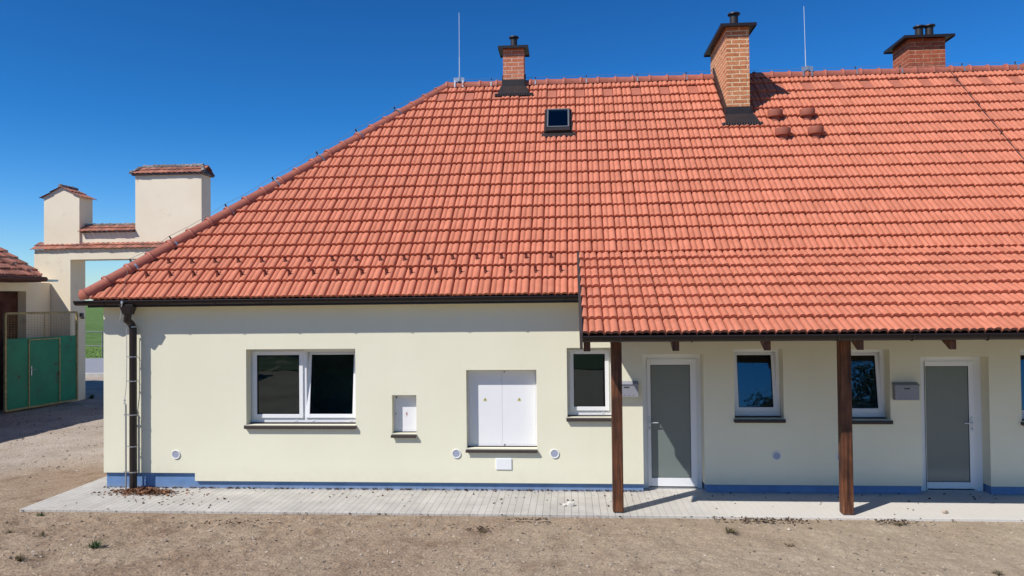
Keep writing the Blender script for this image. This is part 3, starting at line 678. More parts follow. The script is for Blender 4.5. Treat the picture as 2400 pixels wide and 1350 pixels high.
# ---- doors
def door(op, fx0, fx1, topy, gx0_, gx1_, gy0, gy1, rec, handle_left, xm_px):
    x0, x1, _, z1 = op
    a = onY(fx0, 1000, rec).x; c_ = onY(fx1, 1000, rec).x; zt = onY((fx0+fx1)/2, topy, rec).z
    fr = MB(); t = 0.055
    zb = 0.03
    # fixed frame fills the recess
    fr.box(x0+.001, a+t, rec, rec+.07, 0.0, z1-.001); fr.box(c_-t, max(c_, x1-.001), rec, rec+.07, 0.0, z1-.001); fr.box(a+t, c_-t, rec+.0005, rec+.0695, zt-t, z1-.001)
    d_ = fr.build('door', M_white, H, bevel=0.003)
    lx0, lx1, lz0, lz1 = a+t-.012, c_-t+.012, zb+.01, zt-t+.012
    g0 = onY(gx0_, 1000, rec-.02).x; g1 = onY(gx1_, 1000, rec-.02).x; gt = onY((gx0_+gx1_)/2, gy0, rec-.02).z; gb = onY((gx0_+gx1_)/2, gy1, rec-.02).z
    lf = MB(); y0, y1 = rec-.02, rec+.05
    lf.box(lx0, g0, y0, y1, lz0, lz1); lf.box(g1, lx1, y0, y1, lz0, lz1); lf.box(g0, g1, y0+.0005, y1-.0005, lz0, gb); lf.box(g0, g1, y0+.0005, y1-.0005, gt, lz1)
    o = lf.build('leaf', M_white, None, bevel=0.004); o.parent = d_
    s_ = MB(); frame_boxes(s_, g0-.001, g1+.001, gb-.001, gt+.001, y0+.006, y0+.03, .007); o = s_.build('seal', M_seal, None); o.parent = d_
    s_ = MB(); s_.box(g0, g1, y0+.012, y0+.02, gb, gt); o = s_.build('pane', M_milk, None); o.parent = d_
    s_ = MB(); s_.box(lx0-.01, lx1+.01, rec-.03, rec+.07, 0.0, 0.022); o = s_.build('threshold', M_galv, None); o.parent = d_
    hx = (lx0+g0)/2+.005 if handle_left else (g1+lx1)/2-.005; s = 1 if handle_left else -1
    hz = 1.05
    h = MB(); h.box(hx-.017, hx+.017, y0-.009, y0-.0005, hz-.13, hz+.10); h.tube([(hx, y0-.005, hz), (hx, y0-.055, hz)], .009, 8)
    h.tube([(hx, y0-.052, hz), (hx+s*.05, y0-.056, hz), (hx+s*.13, y0-.052, hz)], .009, 8); o = h.build('handle', M_alu, None, smooth=True); o.parent = d_
    h = MB(); h.lathe((hx, y0-.012, hz-.085), [(.009, 0), (.009, .004)], 10, 'Y'); o = h.build('keyhole', M_dark, None); o.parent = d_
    return d_
door(D1, 1511, 1640, 835, 1526, 1619, 855, 1120, 0.24, True, 0)
door(D2, 2163, 2290, 840, 2170, 2272, 858, 1130, 0.22, False, 0)

# ---- meter cabinet
def cabinet(op, rec, split, name, stickers):
    x0, x1, z0, z1 = op; fr = MB(); frame_boxes(fr, x0+.002, x1-.002, z0+.01, z1-.002, rec-.006, rec+.05, .022)
    o = fr.build(name, M_panel, H, bevel=.003); xm = (x0+x1)/2
    leaves = ((x0+.026, xm-.001), (xm+.001, x1-.026)) if split else ((x0+.026, x1-.026),)
    for a, c_ in leaves:
        p = MB(); p.box(a, c_, rec-.001, rec+.02, z0+.035, z1-.026); q_ = p.build('panel', M_panel, None, bevel=.002); q_.parent = o
    s_ = MB(); s_.hexa([(x0-.012, -.055, z0-.03), (x1+.008, -.055, z0-.03), (x1-.002, rec, z0-.004), (x0+.002, rec, z0-.004), (x0-.012, -.055, z0-.024), (x1+.008, -.055, z0-.024), (x1-.002, rec, z0+.008), (x0+.002, rec, z0+.008)])
    s_.box(x0-.012, x1+.008, -.058, -.0555, z0-.06, z0-.022); q_ = s_.build('sill', M_sill, None, bevel=.001); q_.parent = o
    return o, rec
mc, mr = cabinet(BX, 0.16, True, 'meter_cabinet', 2)
mc['label'] = 'large white two-door meter cabinet'
def sticker(px, py, y, parent, s=.028):
    P = onY(px, py, y); b = MB(); b.add([(P.x-s, y, P.z-s), (P.x+s, y, P.z-s), (P.x+s, y, P.z-s*.2), (P.x, y, P.z+s*1.1), (P.x-s, y, P.z-s*.2)], [(0, 1, 2, 3, 4)]); b.add([(P.x-s, y+.001, P.z-s), (P.x+s, y+.001, P.z-s), (P.x+s, y+.001, P.z-s*.2), (P.x, y+.001, P.z+s*1.1), (P.x-s, y+.001, P.z-s*.2)], [(4, 3, 2, 1, 0)])
    o = b.build('warning_sticker', M_yellow, None); o.parent = parent
    b = MB(); yy = y-.001; b.add([(P.x+.004, yy, P.z+.020), (P.x-.010, yy, P.z-.004), (P.x+.001, yy, P.z-.003), (P.x-.003, yy, P.z-.024), (P.x+.010, yy, P.z+.002), (P.x+.001, yy, P.z+.002)], [(0, 1, 2, 3, 4, 5)]); o2 = b.build('bolt_symbol', M_dark, None); o2.parent = parent
sticker(1137, 936, mr-.003, mc); sticker(1217, 936, mr-.003, mc)
def lock(px, py, y, parent, r=.011):
    P = onY(px, py, y); b = MB(); b.lathe((P.x, y-.012, P.z), [(r*.6, 0), (r, .003), (r, .012)], 10, 'Y'); o = b.build('lock', M_flash, None, smooth=True); o.parent = parent
lock(1182, 871, mr-.003, mc); lock(1183, 1042, mr-.003, mc)
nc, nr = cabinet(NI, 0.13, False, 'meter_cabinet', 1); nc['label'] = 'narrow grey-white meter cabinet'
lock(930, 931, nr-.002, nc, .012); lock(928, 969, nr-.002, nc, .008)
b = MB(); P = onY(953, 970, nr-.004)
b.add([(P.x+.012, P.y, P.z+.05), (P.x-.016, P.y, P.z-.005), (P.x+.002, P.y, P.z-.003), (P.x-.004, P.y, P.z-.05), (P.x+.018, P.y, P.z+.008), (P.x+.002, P.y, P.z+.008)], [(0, 1, 2, 3, 4, 5)]); o = b.build('bolt_symbol', M_cap, None); o.parent = nc
# hatch
hx0, hx1, hz0, hz1 = xw(1162, 1088), xw(1200, 1088), zw(1180, 1101), zw(1180, 1074)
b = MB(); b.box(hx0, hx1, -.018, 0.01, hz0, hz1); o = b.build('inspection_hatch', M_white, H, bevel=.012)
# round air vents
for (px, py) in ((413, 1065), (1070, 1063), (1300, 1063), (1820, 1068), (1971, 1072)):
    P = onY(px, py, 0); r = 0.07
    b = MB(); b.lathe((P.x, 0, P.z), [(r*.78, .004), (r*.80, -.014), (r*.96, -.018), (r, -.008), (r, .01)], 28, 'Y')
    o = b.build('air_vent', M_white, H, smooth=True)
    b = MB(); b.lathe((P.x, 0, P.z), [(r*.8, -.004), (r*.8, -.002)], 24, 'Y')
    for k in range(-4, 5):
        hwid = math.sqrt(max(0, (r*.78)**2-(k*.0125)**2)); b.hexa([(P.x-hwid, -.012, P.z+k*.0125-.004), (P.x+hwid, -.012, P.z+k*.0125-.004), (P.x+hwid, -.003, P.z+k*.0125), (P.x-hwid, -.003, P.z+k*.0125), (P.x-hwid, -.012, P.z+k*.0125-.0015), (P.x+hwid, -.012, P.z+k*.0125-.0015), (P.x+hwid, -.003, P.z+k*.0125+.0025), (P.x-hwid, -.003, P.z+k*.0125+.0025)])
    g = b.build('louver', M_louver, None); g.parent = o

# ---- downpipe and earthing
dp = onY(312, 950, -0.13)
dx = dp.x; DY = -0.13; pr = 0.057
b = MB(); b.tube([(dx+.0, GY_, GZ_-.17), (dx-.01, GY_, GZ_-.24), (dx-.03, GY_+.01, GZ_-.31), (dx-.022, DY-.02, GZ_-.37), (dx, DY-.005, GZ_-.43), (dx, DY, GZ_-.50), (dx, DY, 0.02)], pr, 18)
dpo = b.build('downpipe', M_brown, H, smooth=True)
b = MB(); b.hexa([(dx-.062, GY_-.062, GZ_-.22), (dx+.062, GY_-.062, GZ_-.22), (dx+.062, GY_+.06, GZ_-.22), (dx-.062, GY_+.06, GZ_-.22), (dx-.12, GY_-.080, GZ_-.06), (dx+.12, GY_-.080, GZ_-.06), (dx+.12, GY_+.07, GZ_-.06), (dx-.12, GY_+.07, GZ_-.06)])
o = b.build('hopper', M_brown, None, bevel=.006); o.parent = dpo
for k, (py, long) in enumerate(((766, 0), (836, 1), (893, 0), (972, 0), (1046, 1), (1106, 0))):
    z = onY(312, py, DY).z; b = MB(); b.lathe((dx, DY, z), [(pr+.001, -.008), (pr+.005, -.008), (pr+.005, .008), (pr+.001, .008)], 18)
    b.beam((dx-pr-.0, DY, z), (dx-pr-.045, DY+.0, z), .02, .012); b.tube([(dx, DY+pr, z), (dx, 0.0, z)], .005, 6)
    o = b.build('pipe_bracket', M_galv, None); o.parent = dpo
ex = onY(295, 1000, DY).x
b = MB(); b.tube([(ex, DY, -0.01), (ex, DY, onY(295, 948, DY).z)], .013, 8)
for py in (972, 1106):
    z = onY(295, py, DY).z; b.box(ex-.03, ex+.06, DY-.012, DY+.008, z-.009, z+.009)
eo = b.build('earth_rod', M_galv, H)
P = lambda px, py, y=DY: tuple(onY(px, py, y))
b = MB(); b.tube([P(285, 699, YE-.02), P(286, 712, GY_-.09), P(292, 745, GY_+.05), P(297, 768, DY), P(297, 850, DY), P(296, 905, DY), P(292, 938, DY), P(294, 950, DY)], .0055, 6)
b.tube([P(285, 712, GY_-.09), P(283, 740, GY_-.02), P(281, 752, GY_)], .007, 6)
b.lathe(P(292, 938), [(.015, -.012), (.018, 0), (.015, .012)], 8); b.lathe(P(292, 945), [(.015, -.01), (.018, 0), (.015, .01)], 8); b.lathe(P(286, 709, GY_-.09), [(.018, -.02), (.02, 0), (.018, .02)], 8)
co = b.build('lightning_conductor', M_alu, H)

# ridge, hip and slope conductor wires with their holders
def wire(pts, r, parent, name='wire', m=M_alu):
    b = MB(); b.tube(pts, r, 5); o = b.build(name, m, None); o.parent = parent; return o
rz = ZR+0.18
wire([(x, YR, rz-.012*math.sin((x-XR)/1.13*PI)**2) for x in np.arange(XR+.2, XEND-.2, .28)], .0032, co, m=M_oldsteel)
hipd = (Vector((XR, YR, ZR))-Vector((XE, YE, ZE)))
clip_px = [318, 412, 540, 650, 753, 843, 933]
def hip_t(px):
    best = min((abs(proj_px(Vector((XE, YE, ZE))+hipd*t)[0]-px), t) for t in np.linspace(0, 1, 400)); return best[1]
def proj_px(p):
    d = Vector(p)-CAM; z = d.dot(FW); return (1200+FPX*d.dot(RT)/z, 675-FPX*d.dot(UP)/z)
hpts = []
hn = hipd.normalized(); hside = hn.cross(Vector((0, 0, 1))).normalized(); hup = hside.cross(hn)
for px in clip_px:
    p = Vector((XE, YE, ZE+.03))+hipd*hip_t(px)
    b = MB(); ring = [p+hup*(.128*math.sin(a))-hside*(.122*math.cos(a)) for a in np.linspace(-.2, PI+.2, 12)]
    for i in range(11): b.beam(ring[i], ring[i+1], .03, .004, up=tuple((ring[i]-p).normalized()))
    o = b.build('conductor_clip', M_galv, None); o.parent = co
    b = MB(); b.tube([p+hup*.12, p+hup*.19], .013, 6); o = b.build('conductor_holder', M_black, None); o.parent = co
    hpts.append(p+hup*.19)
hpts = [Vector((XE, YE, ZE+.03))+hipd*.045+hup*.13]+hpts+[Vector((XR+.1, YR, rz))]
full = []
for i in range(len(hpts)-1):
    for t_ in np.linspace(0, 1, 6)[:-1]: full.append(hpts[i].lerp(hpts[i+1], t_)-Vector((0, 0, .03*math.sin(PI*t_))))
wire([tuple(P(286, 709, GY_-.09)), tuple(P(288, 690, YE+.0)), tuple(P(294, 655, YE+.20)), tuple(P(303, 625, YE+.45)), tuple(hpts[1])]+[tuple(x) for x in full[6:]]+[tuple(hpts[-1])], .0035, co, m=M_oldsteel)
k = 0
for px in (1152, 1255, 1374, 1493, 1608, 2005, 2110, 2255, 2380):
    x = onY(px, 185, YR).x; b = MB(); b.beam((x, YR-.125, ZR-.02), (x, YR-.10, ZR+.075), .028, .004, up=(0, -1, .2)); b.beam((x, YR-.10, ZR+.075), (x, YR, ZR+.13), .028, .004); o = b.build('conductor_clip', M_galv, None); o.parent = co
    b = MB(); b.tube([(x, YR-.0, ZR+.08), (x, YR-.0, rz)], .012, 6); o = b.build('conductor_holder', M_black, None); o.parent = co
# slope wire
s0 = onP(2218, 168, RP, N); s1 = onP(2400, 388, RP, N); sdir = (s1-s0)
wire([tuple(s0+sdir*t_+N*(.085 if True else 0)) for t_ in np.linspace(-.02, 2.4, 14)], .006, co, m=M_flash)
for (px, py) in ((2241, 195), (2291, 255), (2344, 320), (2398, 388)):
    p = onP(px, py, RP, N); b = MB(); b.tube([p+N*.02, p+N*.12], .012, 6); b.beam(p+N*.035-V*.09+U*.03, p+N*.045+V*.03, .025, .006, up=tuple(N)); o = b.build('conductor_holder', M_black, None); o.parent = co
# lightning rods
for (pxt, pyt, pxb, pyb, lb) in ((1076, 30, 1077, 190, 'slim lightning rod near the hip end of the ridge'), (1884, 15, 1889, 172, 'slim lightning rod right of the tall chimney')):
    base = onY(pxb, pyb, YR); top = onY(pxt, pyt, YR)
    b = MB(); b.tube([base, base.lerp(top, .35)], .011, 8); b.tube([base.lerp(top, .35), top], [.0075, .0065], 8)
    ro = b.build('lightning_rod', M_alu, H); ro['label'] = lb
    b = MB()
    for s in (-1, 1):
        b.beam((base.x+s*.09, YR-.135, ZR-.03), (base.x+s*.09, YR-.09, ZR+.16), .03, .005, up=(0, -1, 0))
    b.box(base.x-.12, base.x+.12, YR-.10, YR-.093, ZR+.10, ZR+.19); b.box(base.x-.022, base.x+.022, YR-.12, YR+.02, ZR+.11, ZR+.20)
    o = b.build('rod_bracket', M_galv, None); o.parent = ro

# ---- chimneys
def pipe_cap(x, y, z0, z1, r, parent):
    b = MB(); b.lathe((x, y, 0), [(r, z0), (r, z1-.05)], 20); b.lathe((x, y, 0), [(r*1.15, z1-.06), (r*1.5, z1-.045), (r*1.45, z1-.02), (r*.6, z1)], 20)
    o = b.build('flue_pipe', M_flash, None, smooth=True); o.parent = parent
def chimney(x0, x1, y0, y1, z0, z1, mb, capz, ov, label, pipes, flash=True):
    b = MB(); b.box(x0, x1, y0, y1, z0, capz-.032); o = b.build('chimney', mb, H, bevel=.004); o['label'] = label
    # tray cap: rim with a hipped underside, drip edge down
    b = MB()
    b.box(x0-ov, x1+ov, y0-ov, y1+ov, capz-.03, capz)
    b.box(x0-ov-.006, x1+ov+.006, y0-ov-.006, y0-ov-.0005, capz-.055, capz+.004); b.box(x0-ov-.006, x0-ov-.0005, y0-ov, y1+ov, capz-.055, capz+.004); b.box(x1+ov+.0005, x1+ov+.006, y0-ov, y1+ov, capz-.055, capz+.004); b.box(x0-ov-.006, x1+ov+.006, y1+ov+.0005, y1+ov+.006, capz-.055, capz+.004)
    c_ = b.build('chimney_cap', M_brown, None); c_.parent = o
    for (px_, py_, zt, r) in pipes: pipe_cap(px_, py_, capz-.01, zt, r, o)
    if flash:
        # roof line heights at front
        def rh(y): return ZE+(y-YE)*(ZR-ZE)/(YR-YE)
        b = MB(); zf = rh(y0)
        b.box(x0-.012, x1+.012, y0-.012, y0+.02, zf-.1, zf+.26)
        yt = min(y1, YR); 
        for (a, c2) in ((x0-.03, x0+.0), (x1, x1+.03)):
            b.hexa([(a, y0, zf-.06), (c2, y0, zf-.06), (c2, yt, rh(yt)-.06), (a, yt, rh(yt)-.06), (a, y0, zf+.25), (c2, y0, zf+.25), (c2, yt, rh(yt)+.25), (a, yt, rh(yt)+.25)])
        # apron
        L = .30; d0 = Vector((0, y0, zf))+N*.105; d1 = d0-V*L
        b.hexa([(x0-.10, d1.y, d1.z-.01), (x1+.12, d1.y, d1.z-.01), (x1+.05, d0.y, d0.z+.005), (x0-.05, d0.y, d0.z+.005), (x0-.10, d1.y, d1.z+.002), (x1+.12, d1.y, d1.z+.002), (x1+.05, d0.y, d0.z+.02), (x0-.05, d0.y, d0.z+.02)])
        # scalloped lead skirt
        for kx in np.arange(x0-.16, x1+.16, .052):
            p = Vector((kx+.026, d1.y, d1.z)); b.lathe((p.x, p.y, p.z-.006), [(.034, -.05), (.03, .006)], 7)
        q_ = b.build('flashing', M_flash, None); q_.parent = o
    return o
def on_roofY(px, py): return onP(px, py, RP, N).y
# left chimney
y0 = on_roofY(1204, 214); X0 = onY(1179, 160, y0).x; X1 = onY(1228, 160, y0).x
zt = onY(1204, 134, y0).z; cz = onY(1204, 107, y0-.08).z
chimney(X0, X1, y0, y0+.46, ZR-1.2, zt, M_br1, cz, .095, 'short orange brick chimney, leftmost on the ridge', [((X0+X1)/2+.0, y0+.23, onY(1204, 85, y0+.23).z, .075)])
# tall chimney
y0 = on_roofY(1732, 280); X0 = onY(1703, 170, y0).x; X1 = onY(1757, 170, y0).x
lo_, hi_ = y0, y0+4
for _ in range(40):
    md = (lo_+hi_)/2
    if proj_px((X0, md, ZR))[0] > 1666: lo_ = md
    else: hi_ = md
y1 = lo_; print('tall chimney depth', y1-y0, 'w', X1-X0)
zt = onY(1732, 80, y0).z; cz = onY(1732, 53, y0-.14).z
chimney(X0, X1, y0, y1, ZR-2.2, zt, M_br2, cz, .12, 'tall pale-jointed brick chimney in the middle of the roof', [((X0+X1)/2+.02, y0+.40, onY(1722, 30, y0+.40).z, .085)])
# right chimney behind ridge
y0 = YR+.55; X0 = onY(2130, 130, y0).x; X1 = onY(2216, 130, y0).x
lo_, hi_ = y0, y0+4
for _ in range(40):
    md = (lo_+hi_)/2
    if proj_px((X0, md, ZR+.3))[0] > 2093: lo_ = md
    else: hi_ = md
y1 = lo_; print('right chimney depth', y1-y0, 'w', X1-X0)
zt = onY(2173, 103, y0).z; cz = onY(2173, 81, y0-.14).z
ym = (y0+y1)/2
chimney(X0, X1, y0, y1, ZR-1.8, zt, M_br3, cz, .14, 'wide dark red brick chimney behind the ridge at right', [(onY(2154, 75, ym).x, ym, onY(2154, 60, ym).z, .085), (onY(2178, 75, ym).x, ym, onY(2178, 58, ym).z, .085)], flash=False)

# ---- skylight
def rp(px, py, h=0.0): return onP(px, py, RP+N*h, N)
a = rp(1279, 312, .06); c_ = rp(1338, 260, .06)
u0, u1 = a.x, rp(1338, 312, .06).x-0.01; v0 = (a-RP).dot(V); v1 = (c_-RP).dot(V)
def rb(b, u0, u1, v0, v1, h0, h1): b.hexa([RP+U*u0+V*v0+N*h0, RP+U*u1+V*v0+N*h0, RP+U*u1+V*v1+N*h0, RP+U*u0+V*v1+N*h0, RP+U*u0+V*v0+N*h1, RP+U*u1+V*v0+N*h1, RP+U*u1+V*v1+N*h1, RP+U*u0+V*v1+N*h1])
b = MB(); t = .022
rb(b, u0, u0+t, v0, v1, .0, .125); rb(b, u1-t, u1, v0, v1, .0, .125); rb(b, u0+t, u1-t, v1-t, v1, .0, .124); rb(b, u0+t, u1-t, v0, v0+.11, .0, .124)
sk = b.build('skylight', M_flash, H, bevel=.006)
b = MB(); frs = .026; rb(b, u0+t+.002, u0+t+frs, v0+.12, v1-t-.002, .10, .135); rb(b, u1-t-frs, u1-t-.002, v0+.12, v1-t-.002, .10, .135); rb(b, u0+t+frs, u1-t-frs, v0+.12, v0+.12+frs, .10, .134); rb(b, u0+t+frs, u1-t-frs, v1-t-frs, v1-t-.002, .10, .134)
o = b.build('frame', M_skf, None, bevel=.003); o.parent = sk
b = MB(); rb(b, u0+t+frs, u1-t-frs, v0+.12+frs, v1-t-frs, .112, .12); o = b.build('pane', M_glass, None); o.parent = sk
b = MB(); rb(b, u0+t, u1-t, v0+.11, v1-t, -.02, -.01); o = b.build('shaft_lining', M_flash, None); o.parent = sk
b = MB(); rb(b, u0-.08, u1+.10, v0-.13, v0-.002, .05, .062)
for kx in np.arange(u0-.08, u1+.09, .05): rb(b, kx, kx+.03, v0-.16, v0-.12, .03, .06)
rb(b, u0-.035, u0-.001, v0, v1, .03, .085); rb(b, u1+.001, u1+.035, v0, v1, .03, .085); rb(b, u0-.03, u1+.03, v1, v1+.04, .03, .08)
o = b.build('flashing', M_flash, None); o.parent = sk

# ---- four terracotta vent pots
for (px, py) in ((1817, 274), (1892, 272), (1835, 317), (1912, 314)):
    p = rp(px, py, .075); r = .145
    b = MB(); b.lathe(tuple(p), [(r*.6, -.2), (r*.6, -.005), (r*.97, .0), (r*1.0, .012), (r*1.0, .12), (r*.95, .135), (r*.3, .142)], 28)
    b.build('roof_vent', M_pot, H, smooth=True)

# ================================================================ MAILBOXES
def mailbox(px0, px1, py0, py1, label):
    x0 = xw(px0, (py0+py1)/2, -.1); x1 = xw(px1, (py0+py1)/2, -.1); z0 = zw((px0+px1)/2, py1, -.1); z1 = zw((px0+px1)/2, py0, -.1)
    t_ = thing('mailbox', ((x0+x1)/2, 0, z0), label, 'mailbox', 'mailboxes beside the doors')
    b = MB(); b.box(x0, x1, -.10, -.002, z0, z1-.045); b.build('body', M_grey, t_, bevel=.004)
    b = MB(); b.hexa([(x0-.006, -.112, z1-.05), (x1+.006, -.112, z1-.05), (x1+.006, -.001, z1-.04), (x0-.006, -.001, z1-.04), (x0-.006, -.112, z1-.036), (x1+.006, -.112, z1-.036), (x1+.006, -.001, z1), (x0-.006, -.001, z1)]); b.build('lid', M_grey, t_, bevel=.003)
    b = MB(); b.box((x0+x1)/2-.042, (x0+x1)/2+.042, -.1035, -.0995, z1-.098, z1-.082); b.build('name_plate', M_flash, t_)
    for k in range(4):
        xx = x0+(x1-x0)*(.2+.2*k); b = MB(); b.lathe((xx, -.1035, z0+.03), [(.006, 0), (.006, .004)], 8, 'Y'); b.build('rivet', M_flash, t_)
mailbox(1441, 1496, 894, 931, 'light grey mailbox on the sunlit wall just left of the first door')
mailbox(2098, 2155, 897, 938, 'grey mailbox in porch shade on the wall left of the right-hand door')

# ================================================================ GATEWAY, OUTBUILDING, GATE
AY0 = 11.0; ath = 0.75
ap = lambda px, py, y=AY0: onY(px, py, y)
gw = thing('gateway', (ap(120, 900).x, AY0, 0), 'cream rendered gateway wall topped by two small tile-capped turrets', 'gateway')
xl = ap(80, 800).x; xp_ = ap(165, 800).x; zl = ap(200, 608).z; ztop = ap(200, 566).z; xr_ = xp_+4.0; xrr = xr_+1.9
b = MB(); b.box(xl, xp_, AY0, AY0+ath, -.1, zl); b.box(xr_, xrr, AY0, AY0+ath, -.1, zl); b.box(xl, xrr, AY0, AY0+ath, zl, ap(200, 590).z)
b.build('wall', M_arch, gw)
uy0, uy1 = AY0+.22, AY0+.22+.5
zm = ap(250, 545, uy0).z
b = MB(); b.box(ap(104, 560, uy0).x, ap(420, 500, uy0).x, uy0, uy1, ap(200, 595).z, zm); b.build('parapet', M_arch, gw)
# low turret: gabled
tx0, tx1 = ap(103, 520, uy0-.06).x, ap(186, 520, uy0-.06).x; tz = ap(140, 461, uy0-.06).z; tzr = ap(145, 438, uy0-.06).z; ty0, ty1 = uy0-.06, uy0+.62; txm = (tx0+tx1)/2
b = MB(); b.box(tx0, tx1, ty0, ty1, zm-.6, tz); b.add([(tx0, ty0, tz), (tx1, ty0, tz), (txm, ty0, tzr), (tx0, ty1, tz), (tx1, ty1, tz), (txm, ty1, tzr)], [(0, 1, 2), (5, 4, 3), (0, 2, 5, 3), (1, 4, 5, 2)]); b.build('turret', M_arch, gw)
def slope_tiles(name, a, ulen, uvec, vvec, vlen, nr_, tw, parent, m, th=.02):
    uvec = Vector(uvec).normalized(); vvec = Vector(vvec).normalized(); nn = uvec.cross(vvec); n = max(1, int(round(ulen/tw))); tw = ulen/n; b = MB(); rg = random.Random(hash(name) % 99)
    for r_ in range(nr_):
        v0 = vlen*r_/nr_; v1 = vlen*(r_+1)/nr_+.03
        for k in range(n):
            j = rg.uniform(-.008, .008); p = Vector(a)+uvec*(tw*k)+vvec*(v0+j); w_ = uvec*tw*.97; L = vvec*(v1-v0-j)
            lift = nn*(.03+rg.uniform(0, .006)); hump = nn*.022
            mid = w_*.5
            b.add([p+lift, p+mid+lift+hump, p+w_+lift, p+L, p+mid+L+hump, p+w_+L, p+lift-nn*th, p+mid+lift+hump-nn*th, p+w_+lift-nn*th], [(0, 1, 4, 3), (1, 2, 5, 4), (6, 7, 1, 0), (7, 8, 2, 1)])
    me = bpy.data.meshes.new(name); me.from_pydata(b.v, [], b.f); return link(name, me, m, parent)
ov = .12
sl = Vector((txm-tx0, 0, tzr-tz)).normalized(); ln = math.hypot(txm-tx0, tzr-tz)+ov
slope_tiles('turret_roof', Vector((tx0, ty1+.06, tz))-sl*ov, ty1-ty0+.14, (0, -1, 0), sl, ln, 2, .17, gw, M_oldtile)
sl2 = Vector((txm-tx1, 0, tzr-tz)).normalized()
slope_tiles('turret_roof', Vector((tx1, ty0-.08, tz))-sl2*ov, ty1-ty0+.14, (0, 1, 0), sl2, ln, 2, .17, gw, M_oldtile)
o = caps((txm, ty0-.06, tzr+.01), (txm, ty1+.06, tzr+.01), .3, .07, M_lichen, 'turret_ridge', 5, None); attach(o, gw)
# tall turret: hipped cap
hx0_, hx1_ = ap(318, 480, uy0).x, ap(473, 480, uy0).x; hz_ = ap(395, 408, uy0).z; hzr = ap(395, 390, uy0+.3).z; hy0, hy1 = uy0-.02, uy0+.60
b = MB(); b.box(hx0_, hx1_, hy0, hy1, zm-.6, hz_); b.build('turret', M_arch, gw)
e2 = .1; hm_ = (hy0+hy1)/2; zr2 = hz_+.28
sv = Vector((0, hm_-hy0+e2, zr2-hz_)); svl = sv.length
slope_tiles('turret_roof', (hx0_-e2, hy0-e2, hz_), hx1_-hx0_+2*e2, (1, 0, 0), sv, svl, 2, .17, gw, M_oldtile)
slope_tiles('turret_roof', (hx1_+e2, hy1+e2, hz_), hx1_-hx0_+2*e2, (-1, 0, 0), Vector((0, -sv.y, sv.z)), svl, 2, .17, gw, M_oldtile)
b = MB()
for (xa, xb) in ((hx0_-e2, hx0_+.18), (hx1_+e2, hx1_-.18)): b.add([(xa, hy0-e2, hz_+.02), (xa, hy1+e2, hz_+.02), (xb, hm_, zr2+.05)], [(0, 1, 2)])
b.box(hx0_-e2+.01, hx1_+e2-.01, hy0-e2+.03, hy1+e2-.03, hz_-.03, hz_+.012); b.build('turret_roof', M_lichen, gw)
o = caps((hx0_+.12, hm_, zr2+.0), (hx1_-.10, hm_, zr2+.0), .3, .08, M_lichen, 'turret_ridge', 6, None); attach(o, gw)
for (xa, xb) in ((hx0_-e2, hx0_+.12), (hx1_+e2, hx1_-.10)):
    o = caps((xa, hy0-e2, hz_+.03), (xb, hm_, zr2+.01), .24, .06, M_lichen, 'turret_hip', 7, None); attach(o, gw)
# parapet coping between turrets and long pent roof over the lintel
cpx0, cpx1 = tx1+.0, hx0_
cz0 = ap(250, 543, uy0-.1).z; cv = Vector((0, .42, .24))
slope_tiles('coping', (cpx0, uy0-.14, cz0), cpx1-cpx0, (1, 0, 0), cv, cv.length, 2, .17, gw, M_oldtile)
slope_tiles('coping', (cpx1, uy1+.16, cz0), cpx1-cpx0, (-1, 0, 0), Vector((0, -.42, .24)), cv.length, 2, .17, gw, M_oldtile)
o = caps((cpx0, uy0-.14+.42, cz0+.24), (cpx1, uy0-.14+.42, cz0+.24), .26, .065, M_lichen, 'coping_ridge', 8, None); attach(o, gw)
lz = ap(220, 584, AY0-.07).z; pvv = Vector((0, .36, ap(220, 567, uy0).z-lz))
slope_tiles('pent_roof', (xl-.08, AY0-0.07, lz), xrr-xl+.16, (1, 0, 0), pvv, pvv.length, 2, .165, gw, M_oldtile)
b = MB(); b.box(xl+.01, xrr-.01, AY0+.01, AY0+ath-.01, ap(200, 590).z+.001, lz+.02); b.build('cornice', M_arch, gw)
# hinges on the pillar reveal
b = MB(); hz2 = ap(200, 738, AY0+.7).z; b.box(xp_+.002, xp_+.05, AY0+.45, AY0+.60, hz2-.06, hz2+.06); b.box(xp_+.002, xp_+.10, AY0+.50, AY0+.56, hz2-.12, hz2-.07); b.build('hinge', M_flash, gw, bevel=.005)

# outbuilding at the left edge
EX = -15.3; EZ = 3.83; EYE = 9.1; EYS = -22.0; wx = -16.35
ob = thing('outbuilding', (wx, 0, 0), 'old low outbuilding with weathered brown tile roof at the left edge', 'outbuilding')
b = MB(); b.box(wx-9, wx, EYS, 10.98, 3.45, EZ-.1); b.box(wx-.4, wx, 9.9, 10.98, -.1, 3.45); b.box(wx-.4, wx, EYS, 5.0, -.1, 3.45); b.box(wx-9, wx-8.6, EYS, 10.98, -.1, 3.45); b.build('wall', M_arch, ob)
b = MB(); b.box(wx-.45, wx-.25, 5.02, 9.88, -.1, 3.44); b.build('barn_door', M_brick_l, ob)
rp_ = math.radians(31); vv_ = Vector((-math.cos(rp_), 0, math.sin(rp_))); run = 5.6
vs_, fs_ = tile_mesh(Vector((EX, 0, EZ)), Vector((0, 1, 0)), vv_, Vector((0, 1, 0)).cross(vv_)*1, [EYE+.05-.22*k for k in range(0, 60)], [.36*k for k in range(20)], .22, seed=12, jit=.006)
me = mesh_np('roof', vs_, fs_); cut(me, (EX, EYE, 0), Vector((1, 1, 0)).normalized()*1)
link('roof', me, M_oldtile, ob, smooth=True)
zt_ = EZ+run*math.tan(rp_)
